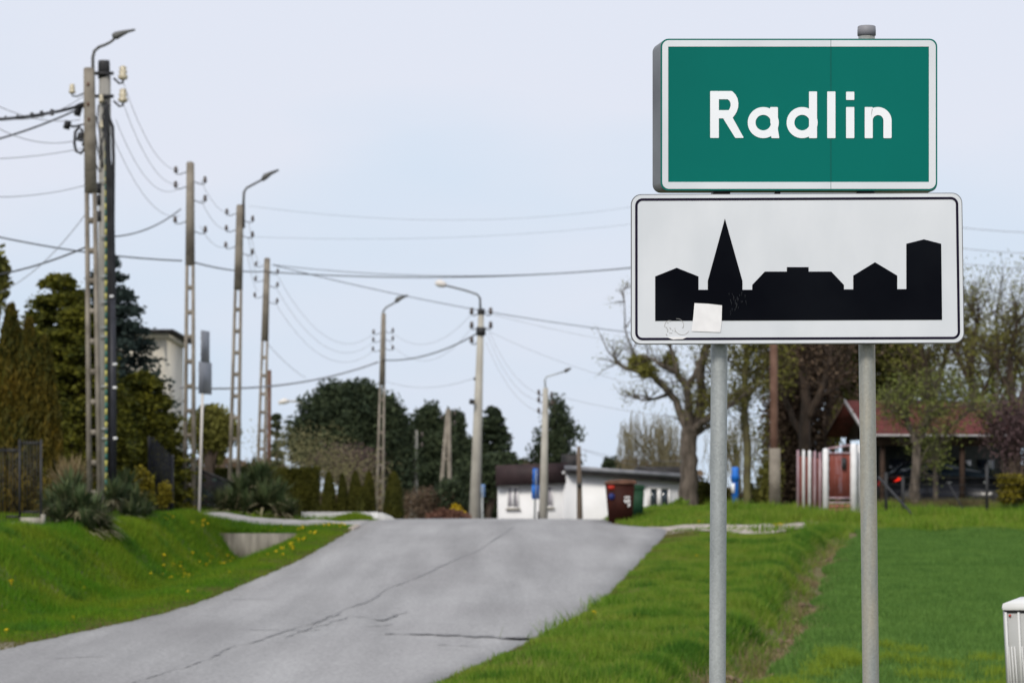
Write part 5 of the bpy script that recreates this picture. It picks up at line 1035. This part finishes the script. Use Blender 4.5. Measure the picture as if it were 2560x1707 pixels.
# ------------------------------------------------------------------ cars
def car(name, x, y, z, yaw_, label, paint, L=4.3, Wd=1.75, H=1.45):
    t = thing(name, (x, y, z), label, 'car'); c, q = math.cos(yaw_), math.sin(yaw_)
    def T(v): v = np.array(v, float); o = v.copy(); o[:, 0] = x + c * v[:, 0] - q * v[:, 1]; o[:, 1] = y + q * v[:, 0] + c * v[:, 1]; o[:, 2] = z + v[:, 2]; return o
    prof = [(0, .35), (.0, .62), (.06, .95), (.25, 1.0), (1.0, 1.02), (2.4, 1.0), (3.2, .93), (4.0, .78), (4.25, .6), (4.3, .35)]
    prof = [(a / 4.3 * L, b) for a, b in prof]
    def prism(pr, w0, w1f=None):
        k = len(pr); V = [(a, -w0[i] / 2, b) for i, (a, b) in enumerate(pr)] + [(a, w0[i] / 2, b) for i, (a, b) in enumerate(pr)]
        m_ = MB(); fs = [(i, (i + 1) % k, k + (i + 1) % k, k + i) for i in range(k)]; cx_ = sum(a for a, b in pr) / k; cz_ = sum(b for a, b in pr) / k
        V += [(cx_, -sum(w0) / len(w0) / 2, cz_), (cx_, sum(w0) / len(w0) / 2, cz_)]
        fs += [(2 * k, i, (i + 1) % k, (i + 1) % k) for i in range(k)] + [(2 * k + 1, k + (i + 1) % k, k + i, k + i) for i in range(k)]
        return m_.add(T(V), fs)
    prism(prof, [Wd * f for f in (.94, .97, .98, .99, 1, 1, .99, .96, .9, .9)]).build('body', paint, t)
    cab = [(.28, 1.003), (.75, 1.36), (1.3, 1.45), (2.0, 1.44), (2.45, 1.34), (3.15, .96)]; cab = [(a / 4.3 * L, b / 1.45 * H) for a, b in cab]
    prism(cab, [Wd * f for f in (.9, .74, .72, .72, .74, .9)]).build('cabin', m_glass, t)
    rf = [(.72, 1.37), (1.3, 1.475), (2.0, 1.465), (2.48, 1.345), (2.0, 1.42), (1.3, 1.43)]; prism([(a / 4.3 * L, b / 1.45 * H) for a, b in rf], [Wd * .745] * 6).build('roof', paint, t)
    for wx in (.8, 3.4):
        for s in (-1, 1):
            w = MB().add(*(lambda mm: (np.concatenate(mm.v), np.concatenate(mm.f)))(MB().tube([(0, 0, 0), (0, .2, 0)], .32, 20))).build('wheel', m_black, t) if False else None
            yy = s * (Wd / 2 - .1); p0 = T([(wx / 4.3 * L, yy - .1, .32)])[0]; p1 = T([(wx / 4.3 * L, yy + .1, .32)])[0]; w = MB().tube([p0, p1], .32, 20).build('wheel', m_black, t)
            p0 = T([(wx / 4.3 * L, yy - .105, .32)])[0]; p1 = T([(wx / 4.3 * L, yy + .105, .32)])[0]; MB().tube([p0, p1], .2, 14).build('rim', m_metal, w)
    for s in (-1, 1):
        v = T([(-.01, s * Wd * .46, .78), (.42, s * Wd * .502, .86), (.4, s * Wd * .3, .86), (-.01, s * Wd * .28, .78), (.02, s * Wd * .46, .95), (.55, s * Wd * .502, .96), (.35, s * Wd * .3, .95), (.02, s * Wd * .28, .95)])
        MB().hexa(v if s < 0 else v[[3, 2, 1, 0, 7, 6, 5, 4]]).build('tail_light', m_tail, t)
        v = T([(L - .28, s * Wd * .42, .6), (L - .1, s * Wd * .42, .6), (L - .1, s * Wd * .3, .6), (L - .28, s * Wd * .3, .6), (L - .3, s * Wd * .42, .76), (L - .14, s * Wd * .42, .74), (L - .14, s * Wd * .3, .74), (L - .3, s * Wd * .3, .76)]); MB().hexa(v).build('headlight', m_wpaint, t)
    v = T([(.22, -Wd * .3, 1.02), (.24, -Wd * .3, 1.02), (.24, Wd * .3, 1.02), (.22, Wd * .3, 1.02), (.62, -Wd * .3, 1.3), (.64, -Wd * .3, 1.3), (.64, Wd * .3, 1.3), (.62, Wd * .3, 1.3)]); MB().hexa(v).build('rear_window', m_glass, t)
    for a in (1.25, 2.35): v = T([(a, -Wd * .505, .45), (a + .012, -Wd * .505, .45), (a + .012, -Wd * .49, .45), (a, -Wd * .49, .45), (a, -Wd * .505, 1.0), (a + .012, -Wd * .505, 1.0), (a + .012, -Wd * .49, 1.0), (a, -Wd * .49, 1.0)]); MB().hexa(v).build('door_gap', m_seam, t)
    for a in (1.95, 3.0): v = T([(a / 4.3 * L - .14, -Wd * .51, .8), (a / 4.3 * L, -Wd * .51, .8), (a / 4.3 * L, -Wd * .5, .8), (a / 4.3 * L - .14, -Wd * .5, .8), (a / 4.3 * L - .14, -Wd * .51, .83), (a / 4.3 * L, -Wd * .51, .83), (a / 4.3 * L, -Wd * .5, .83), (a / 4.3 * L - .14, -Wd * .5, .83)]); MB().hexa(v).build('door_handle', m_galv, t)
    return t
car('parked_car', W(2190, 97.5), 97.2, gz(2300, 97), .12, 'black car with red tail light parked under the red roofed carport', m_carb)
car('parked_car', W(1232, 126), 126.3, -1.3, .02, 'pale blue car mostly hidden behind the crest of the road', m_carblue, L=3.6)
for i, (px_, c_) in enumerate(((1262, m_carb),)):
    car('parked_car', W(1248, 121), 121.0, -1.32, .3, 'dark car beside the pale blue one before the white house', m_carb, L=3.4)

# ------------------------------------------------------------------ blue hydrant
Yh = 92; b = base(1838, Yh); t = thing('hydrant', b, 'tall bright blue hydrant with white label on the grass', 'hydrant')
MB().tube([(b.x, Yh, b.z - .05), (b.x, Yh, Zp(1205, Yh)), (b.x, Yh, Zp(1203, Yh))], [.092, .092, .095], 14).build('body', m_blue, t, smooth=True)
MB().tube([(b.x, Yh, Zp(1203, Yh)), (b.x, Yh, Zp(1185, Yh)), (b.x, Yh, Zp(1180, Yh)), (b.x, Yh, Zp(1170, Yh)), (b.x, Yh, Zp(1167, Yh))], [.105, .105, .08, .105, .07], 14).build('head', m_blue, t, smooth=True)
for s in (-1, 1): MB().tube([(b.x, Yh, Zp(1194, Yh)), (b.x + s * .115, Yh, Zp(1194, Yh))], .04, 10).build('outlet', m_blue, t)
MB().box(b.x - .105, b.x - .02, Yh - .1, Yh - .083, Zp(1232, Yh), Zp(1208, Yh)).build('label_plate', m_wpaint, t)

# ------------------------------------------------------------------ red fence and gate with white posts
t = thing('red_fence', base(2030, 90), 'red boarded fence with white and pinkish round topped posts', 'fence')
def fpost(par, px_, top, Y, hw, m, name='post'):
    z0_ = gz(px_, Y) - .1; zt_ = Zp(top, Y); x = W(px_, Y)
    MB().tube([(x, Y, z0_), (x, Y, zt_ - .05), (x, Y, zt_ - .02), (x, Y, zt_)], [hw, hw, hw * .8, hw * .3], 10).build(name, m, par, smooth=False)
for px_, top, hw, m, Y in ((1995, 1124, .034, m_pink, 91), (2009, 1124, .038, m_wpaint, 90), (2024, 1125, .042, m_wpaint, 89), (2037, 1127, .036, m_pink, 88), (2050, 1130, .036, m_pink, 87.2)): fpost(t, px_, top, Y, hw, m)
for i in range(13):
    px_ = 1998 + i * 4.6; Y = 91.3 - i * .3
    if px_ < 2060: MB().box(W(px_ - 1.9, Y), W(px_ + 1.9, Y), Y - .01, Y + .01, gz(px_, Y) - .05, Zp(1140 + i * .6, Y)).build('board', m_redwood, t)
t = thing('red_gate', base(2098, 86), 'red brown boarded gate with letter box between white posts', 'gate'); Yg = 86
fpost(t, 2064, 1120, Yg, .075, m_wpaint); fpost(t, 2134, 1108, Yg, .09, m_wpaint); fpost(t, 2150, 1110, Yg + .3, .06, m_wpaint)
for i in range(11):
    px_ = 2074 + i * 4.9; MB().box(W(px_, Yg), W(px_ + 4.4, Yg), Yg - .012 + .006 * (i % 2), Yg + .012, Zp(1243, Yg), Zp(1131, Yg)).build('board', m_redwood, t)
MB().hexa(np.array([P(2070, 1123, Yg - .02), P(2126, 1114, Yg - .02), P(2126, 1114, Yg + .02), P(2070, 1123, Yg + .02), P(2070, 1119, Yg - .02), P(2126, 1110, Yg - .02), P(2126, 1110, Yg + .02), P(2070, 1119, Yg + .02)])).build('rail', m_pink, t)
for y_ in (1132, 1244, 1256): MB().box(W(2071, Yg), W(2127, Yg), Yg - .05, Yg - .014, Zp(y_ + 1.5, Yg), Zp(y_ - 1.5, Yg)).build('rail', m_pink, t)
for i in range(3):
    for j in range(4):
        x0_ = W(2073 + j * 13.4 - (4 if i % 2 else 0), Yg); MB().box(max(x0_, W(2072, Yg)), x0_ + .128, Yg - .06, Yg + .05, Zp(1290 - i * 10, Yg), Zp(1290 - i * 10 - 9, Yg)).build('brick', m_brick, t)
MB().box(W(2104, Yg), W(2115, Yg), Yg - .1, Yg - .013, Zp(1172, Yg), Zp(1144, Yg)).build('letter_box', m_metal, t)

# ------------------------------------------------------------------ carport with red roof
t = thing('carport', (W(2165, 95), 95, .1), 'dark timber carport with red tiled gable roof on the right', 'carport')
O = Vector((W(2165, 95), 95)); U = Vector((math.cos(.21), math.sin(.21))); V_ = Vector((-math.sin(.21), math.cos(.21)))
def C3(s, d, z): q = O + U * s + V_ * d; return (q.x, q.y, z)
ze, zr_ = 2.22, 3.17; Ls, Dp = 5.6, 3.8
def slab(name, pts, th, m): v = np.array([C3(*p) for p in pts]); w = v.copy(); w[:, 2] += th; return MB().hexa(np.concatenate([v, w])).build(name, m, t)
slab('roof', [(0, 0, ze), (Ls, 0, ze), (Ls, Dp / 2, zr_), (0, Dp / 2, zr_)], .06, m_redroof)
slab('roof', [(0, Dp, ze), (0, Dp / 2 + .004, zr_), (Ls, Dp / 2 + .004, zr_), (Ls, Dp, ze)], .06, m_redroof)
for k_ in range(14):      # tile courses
    f0 = k_ / 14; s = Dp / 2 * f0; z = ze + (zr_ - ze) * f0 + .061; slab('tile_course', [(0.01, s, z), (Ls - .01, s, z), (Ls - .01, s + .05, z + .024), (.01, s + .05, z + .024)], .012, m_redroof)
slab('barge_board', [(-.03, -.03, ze - .06), (-.003, -.03, ze - .06), (-.003, Dp / 2, zr_ - .04), (-.03, Dp / 2, zr_ - .04)], .14, m_wpaint if False else mat('pale_grey_board', (.35, .33, .34), (.45, .43, .44), scale=4))
slab('barge_board', [(-.03, Dp / 2 + .002, zr_ - .04), (-.003, Dp / 2 + .002, zr_ - .04), (-.003, Dp + .03, ze - .06), (-.03, Dp + .03, ze - .06)], .1, m_brwood)
slab('gutter', [(-.02, -.08, ze - .05), (Ls, -.08, ze - .05), (Ls, -.005, ze - .05), (-.02, -.005, ze - .05)], .06, MATS['pale_grey_board'])
slab('fascia', [(.1, .22, ze - .3), (Ls, .22, ze - .3), (Ls, .3, ze - .3), (.1, .3, ze - .3)], .28, m_brwood)
MB().add([C3(.5, .3, ze - .1), C3(.5, Dp - .3, ze - .1), C3(.5, Dp / 2, zr_ - .12), C3(.62, .3, ze - .1), C3(.62, Dp - .3, ze - .1), C3(.62, Dp / 2, zr_ - .12)], [(0, 1, 2, 2), (3, 5, 4, 4), (0, 3, 4, 1)]).build('gable_wall', m_brwood, t)
for s in (.55, 2.9, 5.3):
    for d in (.35, Dp - .3): slab('post', [(s, d, -.2), (s + .12, d, -.2), (s + .12, d + .12, -.2), (s, d + .12, -.2)], ze + .1, m_brwood)
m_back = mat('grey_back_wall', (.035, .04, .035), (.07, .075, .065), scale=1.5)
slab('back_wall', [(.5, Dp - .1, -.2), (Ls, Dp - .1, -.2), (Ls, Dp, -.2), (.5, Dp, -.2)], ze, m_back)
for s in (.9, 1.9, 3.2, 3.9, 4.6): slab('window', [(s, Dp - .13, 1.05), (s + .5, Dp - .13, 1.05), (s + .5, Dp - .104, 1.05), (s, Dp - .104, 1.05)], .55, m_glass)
for s in (3.55, 4.2, 4.85): slab('lamp', [(s, Dp - .2, 1.35), (s + .16, Dp - .2, 1.35), (s + .16, Dp - .14, 1.35), (s, Dp - .14, 1.35)], .22, m_wpaint if s == 4.2 else m_cab)
# wire fence with posts and a leaning brace
t = thing('wire_fence', base(2467, 88), 'dark wire fence posts with leaning brace before the carport', 'fence')
for px_, top in ((2215, 1180), (2257, 1190), (2467, 1160), (2600, 1160)):
    b = base(px_, 88); MB().tube([(b.x, 88, b.z - .1), (b.x, 88, Zp(top, 88))], .04, 8).build('post', m_metal, t)
for q in range(5): MB().tube([P(2205, 1192 + q * 18, 88.05), P(2400, 1194 + q * 18, 88.05), P(2600, 1192 + q * 18, 88.05)], .006, 4).build('strand', m_metal, t)
b = base(2293, 85); MB().tube([P(2196, 1192, 88), (b.x, 85, b.z - .05)], .032, 8).build('brace', m_metal, t)
b = base(2410, 89.5); MB().tube([P(2370, 1205, 90), (b.x, 89.5, b.z + .05)], .02, 6).build('brace', m_metal, t)

# ------------------------------------------------------------------ trees on the right
def limb_tree(name, px, Y, limbs, label, m, leafm, cat='tree', depth=2, tw=.8, leafn=5, leafs=.05, seed=1, per=3, twr=.022, lspread=.12):
    """limbs: lists of (px, py, radius_m, depth offset)"""
    random.seed(seed); b = base(px, Y); t = thing(name, b, label, cat); mb = MB(); ends = []
    for L in limbs:
        pts = [Vector((W(a, Y), Y + dy, Zp(c, Y))) for a, c, r, dy in L]; rad = [r for a, c, r, dy in L]
        fine = []; fr = []
        for i in range(len(pts) - 1):
            for q in range(4): s = q / 4; fine.append(pts[i].lerp(pts[i + 1], s) + Vector((random.gauss(0, .02), random.gauss(0, .02), 0))); fr.append(rad[i] + (rad[i + 1] - rad[i]) * s)
        fine.append(pts[-1]); fr.append(rad[-1]); mb.tube(fine, fr, 10)
        for i in range(3, len(fine)):
            if fr[i] < .13 and depth:
                for c in range(per):
                    if random.random() < .5:
                        d = (fine[i] - fine[i - 1]).normalized() + Vector((random.gauss(0, .8), random.gauss(0, .8), random.gauss(.2, .7)))
                        twigs(mb, fine[i], d, tw * random.uniform(.5, 1.2), twr, depth - 1, ends, .35, .7, .25)
    mb.build('trunk', m, t, smooth=True)
    if leafn and ends:
        E = np.array([tuple(e) for e in ends]); Pn = np.repeat(E, leafn, 0) + rng.normal(size=(len(E) * leafn, 3)) * lspread; q = MB(); cloud(q, Pn, leafs); q.build('crown', leafm, t)
    return t
limb_tree('bare_tree', 1721, 97, [
  [(1720, 1285, .34, 0), (1721, 1230, .27, 0), (1721, 1150, .235, 0), (1722, 1095, .23, 0), (1727, 1068, .21, 0)],
  [(1722, 1095, .14, 0), (1708, 1050, .12, 0), (1688, 1000, .105, .2), (1660, 965, .095, .4), (1628, 935, .085, .5), (1590, 925, .055, .6), (1555, 915, .04, .6), (1525, 880, .02, .6)],
  [(1722, 1080, .14, 0), (1722, 1020, .12, -.2), (1716, 970, .11, -.4), (1690, 932, .09, -.5), (1655, 918, .07, -.6), (1630, 900, .04, -.6), (1600, 890, .02, -.6)],
  [(1728, 1085, .17, 0), (1742, 1045, .14, .1), (1754, 1010, .13, .1), (1757, 975, .125, .2), (1750, 930, .12, .2), (1760, 880, .11, .3), (1785, 830, .1, .3), (1800, 760, .06, .3), (1800, 690, .03, .3)],
  [(1735, 1075, .14, 0), (1755, 1055, .1, -.3), (1790, 1035, .08, -.6), (1830, 1010, .05, -.8), (1860, 985, .03, -.8)],
  [(1719, 965, .1, -.4), (1735, 935, .07, -.5), (1745, 905, .05, -.5), (1770, 880, .03, -.5)],
  [(1668, 985, .06, .4), (1640, 996, .04, .2), (1605, 1000, .03, .1), (1590, 990, .015, .1)],
  [(1690, 932, .07, -.5), (1680, 890, .05, -.5), (1665, 850, .035, -.5), (1650, 800, .02, -.4)],
  [(1740, 1085, .08, .1), (1758, 1075, .06, .1), (1765, 1068, .03, .1)],
  [(1628, 935, .05, .5), (1600, 900, .04, .6), (1570, 850, .025, .6), (1560, 720, .012, .6)]],
  'big bare grey tree with spreading crooked limbs beside the house', m_bark, l_olg, depth=2, tw=.5, leafn=9, leafs=.03, seed=11, per=2, twr=.022, lspread=.1)
crown_tree('mistletoe_clump', 1690, 96.6, [(1600, 905, 26, 16), (1672, 900, 18, 18), (1618, 930, 22, 10)], 'dense dark mossy twig clumps in the crown of the bare tree', l_olg, n=1700, size=.05, clump=.3, trunk_r=.012, cat='twig clump', bz=Zp(960, 96.6), trunk_top=Zp(930, 96.6))
crown_tree('low_bush', 1705, 96, [(1700, 1265, 24, 14), (1690, 1272, 18, 8)], 'bright green low bush at the foot of the bare tree', g_verge, n=1200, size=.05, clump=.2, trunk_r=.02, cat='bush')
# willow
def willow(bx, lst, label):
    Yw = 150; b = base(bx, Yw); t = thing('willow_tree', b, label, 'tree'); mb = MB(); tr = MB()
    tr.tube([P(bx, 1300, Yw), P(bx + 3, 1200, Yw), P(bx, 1120, Yw)], [.24, .18, .1], 8)
    for (cx_, cy_, rx, L0, cnt) in lst:
        c = P(cx_, cy_, Yw)
        for _ in range(cnt):
            p = c + Vector((random.gauss(0, rx * Yw / FP * .6), random.gauss(0, .8), random.uniform(-.9, .45))); L = L0 * random.uniform(.4, 1.1)
            mb.tube([p, p + Vector((random.uniform(-.15, .15), 0, -.1)), p + Vector((random.uniform(-.3, .3), 0, -L * .6)), p + Vector((random.uniform(-.35, .35), 0, -L))], .014, 3, cap=False)
        tr.tube([P(bx, 1190, Yw), P((cx_ + bx) / 2, 1120, Yw), c], [.08, .045, .015], 6)
    mb.build('crown', l_wil, t); tr.build('trunk', m_barkm, t)
willow(1655, ((1585, 1050, 26, 2.6, 80), (1640, 1055, 34, 2.7, 120), (1680, 1065, 30, 2.6, 100), (1560, 1075, 10, 2.2, 26)), 'pale weeping willow with hanging yellowish twigs behind the white house')
willow(1840, ((1860, 1060, 44, 2.6, 90), (1800, 1070, 36, 2.3, 70)), 'pale weeping willow behind the sign posts and hydrant')
limb_tree('mossy_tree', 1868, 97, [[(1868, 1280, .12, 0), (1866, 1120, .11, 0), (1862, 980, .1, 0), (1866, 860, .08, 0), (1868, 740, .05, 0)], [(1864, 1010, .08, 0), (1835, 985, .06, .2), (1815, 1000, .04, .3), (1808, 1020, .03, .3)], [(1864, 940, .06, 0), (1840, 910, .04, .1), (1820, 900, .025, .1)], [(1864, 1000, .07, 0), (1895, 960, .05, -.2), (1925, 950, .03, -.2)], [(1865, 900, .05, 0), (1890, 870, .04, -.2), (1915, 860, .02, -.2)]],
  'slim moss yellow tree right behind the left sign post', m_barkm, l_olg, depth=3, tw=.85, leafn=7, leafs=.05, seed=5, per=3)
def brushtree(name, px, Y, limbs, label, seed, leafm, n1=900, box=None):
    t = limb_tree(name, px, Y, limbs, label, m_barkd, leafm, depth=3, tw=1.2, leafn=4, leafs=.06, seed=seed, per=5, twr=.03, lspread=.2); return t
brushtree('brown_tree', 2005, 99, [[(2005, 1285, .2, 0), (2010, 1150, .18, 0), (2015, 1000, .15, 0), (1990, 880, .1, .2), (1985, 760, .05, .2)], [(2015, 1050, .13, 0), (2050, 980, .1, -.3), (2070, 900, .07, -.4), (2090, 800, .03, -.4)], [(2012, 1000, .1, 0), (2030, 900, .07, .3), (2035, 780, .03, .3)], [(2010, 1100, .09, .2), (1965, 1000, .07, .4), (1950, 900, .04, .5), (1945, 800, .02, .5)]], 'dense dark brown bare tree behind the red fence', 21, l_brn)
crown_tree('brown_thicket', 2010, 101, [(1960, 920, 40, 60), (2020, 900, 40, 70), (2050, 960, 25, 70), (1975, 1010, 35, 60), (2010, 1080, 55, 60), (1990, 1170, 55, 70), (2030, 1200, 40, 60), (1955, 1080, 22, 60)], 'tangled brown creeper thicket hanging behind the red fence', l_brn, n=24000, size=.07, clump=.6, per=7, sub=.6, cat='thicket', stems=3)
crown_tree('autumn_shrub', 1925, 97.5, [(1925, 1200, 26, 60), (1905, 1240, 20, 35)], 'ochre green shrub left of the brown thicket', l_olg, n=2600, size=.06, clump=.4, trunk_r=.05, cat='shrub', per=6)
crown_tree('dark_hedge', 1770, 99, [(1762, 1235, 26, 32), (1790, 1240, 30, 28), (1885, 1240, 26, 25)], 'dark low hedge between bare tree and blue hydrant', l_thu, n=4200, size=.06, clump=.3, trunk_r=.06, cat='hedge', per=8)
# dark evergreens behind the sign and the carport
crown_tree('evergreen_tree', 2170, 112, [(2120, 900, 42, 55), (2200, 930, 60, 55), (2150, 970, 50, 35), (2240, 880, 45, 50), (2100, 860, 30, 40), (2230, 970, 50, 30), (2290, 930, 30, 40)], 'dark olive evergreen tree behind the carport ridge', leaf('dark_olive_leaves', [(.014, .018, .005), (.035, .04, .009), (.09, .085, .014)], (.016, .022, .006), (.06, .06, .01), .8), n=22000, size=.085, clump=.6, per=8, sub=.5)
crown_tree('evergreen_tree', 2085, 116, [(2090, 1040, 22, 50), (2075, 1080, 20, 40)], 'narrow yellow green tree between brown tree and carport gable', l_olg, n=2600, size=.09, clump=.5, per=7, trunk_r=.08)
for i, (px_, Y, lab, limbs, sd_) in enumerate((
    (2330, 108, 'spreading budding tree behind the left part of the red roof', [[(2330, 1250, .16, 0), (2335, 1050, .13, 0), (2320, 930, .1, 0), (2290, 830, .06, 0), (2270, 740, .03, 0)], [(2333, 1000, .1, 0), (2365, 900, .07, .4), (2380, 820, .04, .5)], [(2333, 1040, .09, 0), (2290, 960, .06, -.4), (2250, 900, .03, -.5)]], 31),
    (2440, 106, 'tall budding tree right of centre behind the red roof', [[(2445, 1250, .17, 0), (2440, 1050, .14, 0), (2425, 930, .1, 0), (2435, 840, .07, 0), (2450, 790, .03, 0)], [(2435, 980, .1, 0), (2400, 890, .07, .4), (2395, 830, .04, .5)], [(2440, 1020, .09, 0), (2480, 930, .07, -.4), (2490, 850, .03, -.5)]], 32),
    (2545, 104, 'dark trunked budding tree at the right frame edge', [[(2540, 1280, .2, 0), (2538, 1100, .16, 0), (2525, 960, .12, 0), (2530, 860, .07, 0), (2545, 800, .03, 0)], [(2535, 1050, .12, 0), (2570, 950, .08, .4), (2590, 850, .04, .5)], [(2530, 1000, .09, 0), (2495, 940, .07, -.4), (2480, 880, .03, -.5)]], 33))):
    limb_tree('budding_tree', px_, Y, limbs, lab, m_barkd, l_olg, depth=3, tw=1.3, leafn=7, leafs=.045, seed=sd_, per=3, twr=.028, lspread=.28)
crown_tree('ivy_mass', 2480, 110, [(2390, 850, 34, 34), (2440, 880, 40, 45), (2500, 900, 50, 45), (2550, 890, 40, 60), (2380, 960, 30, 60), (2430, 980, 50, 35), (2520, 990, 50, 45), (2340, 900, 40, 40)], 'loose olive foliage of the tree belt behind the red roof', l_olg, n=8000, size=.05, clump=.8, per=6, sub=.7, stems=3)
for k_, (px_, limbs, lab, sd_) in enumerate(((2290, [[(2288, 1268, .16, 0), (2288, 1200, .13, 0), (2292, 1110, .11, 0), (2272, 1068, .08, 0), (2262, 1030, .05, 0), (2240, 990, .03, 0)], [(2293, 1115, .1, 0), (2318, 1062, .07, .2), (2325, 1020, .05, .3), (2345, 980, .03, .3)], [(2272, 1060, .05, 0), (2245, 1035, .03, -.3), (2220, 1020, .02, -.3)], [(2322, 1045, .05, .3), (2355, 1030, .03, .5), (2380, 1010, .02, .5)]], 'small forked fruit tree with fresh leaves before the carport', 41),
    (2340, [[(2340, 1262, .07, 0), (2338, 1180, .06, 0), (2345, 1120, .04, 0), (2370, 1070, .03, 0), (2420, 1030, .02, 0)]], 'thin young tree right of the forked fruit tree', 42),
    (2505, [[(2525, 1275, .16, 0), (2518, 1190, .14, 0), (2510, 1100, .1, 0), (2480, 1060, .06, 0), (2440, 1035, .03, 0)], [(2512, 1120, .09, 0), (2540, 1060, .06, .2), (2560, 1010, .03, .2)], [(2510, 1100, .06, 0), (2500, 1030, .04, .2), (2490, 980, .02, .2)]], 'old fruit tree with drooping leafy twigs before the carport end', 43))):
    limb_tree('fruit_tree', px_, 92 + k_ * .8, limbs, lab, m_bark, l_olv, depth=3, tw=.6, leafn=5, leafs=.038, seed=sd_, per=3, twr=.02, lspread=.16)
crown_tree('purple_bush', 2545, 93, [(2530, 1050, 40, 50), (2560, 1100, 40, 60), (2500, 1080, 25, 40)], 'greyish purple bare bush mass at the right edge', l_pur, n=4200, size=.045, clump=.5, per=6, sub=.7, cat='bush', stems=3, trunk_r=.05)
crown_tree('forsythia', 2540, 88.5, [(2505, 1198, 16, 7), (2545, 1200, 30, 9), (2540, 1220, 36, 14), (2520, 1240, 26, 12), (2560, 1240, 30, 14)], 'spreading dull yellow shrub at the right edge below the carport', l_yed, n=4200, size=.045, clump=.2, per=8, sub=.4, cat='shrub', trunk_r=.03, stems=3)
random.seed(3)
n = 9000; X = rng.uniform(W(2200, 93), W(2480, 93), n); Y = rng.uniform(91.5, 93.5, n)
blades('undergrowth', X, Y, .1 + .3 * rng.random(n), .018, g_dry if False else mat('brown_undergrowth', (.06, .05, .02), (.14, .12, .05), scale=2), lean=.7, label='brownish undergrowth along the wire fence before the car', cat='undergrowth')
# stone in the grass
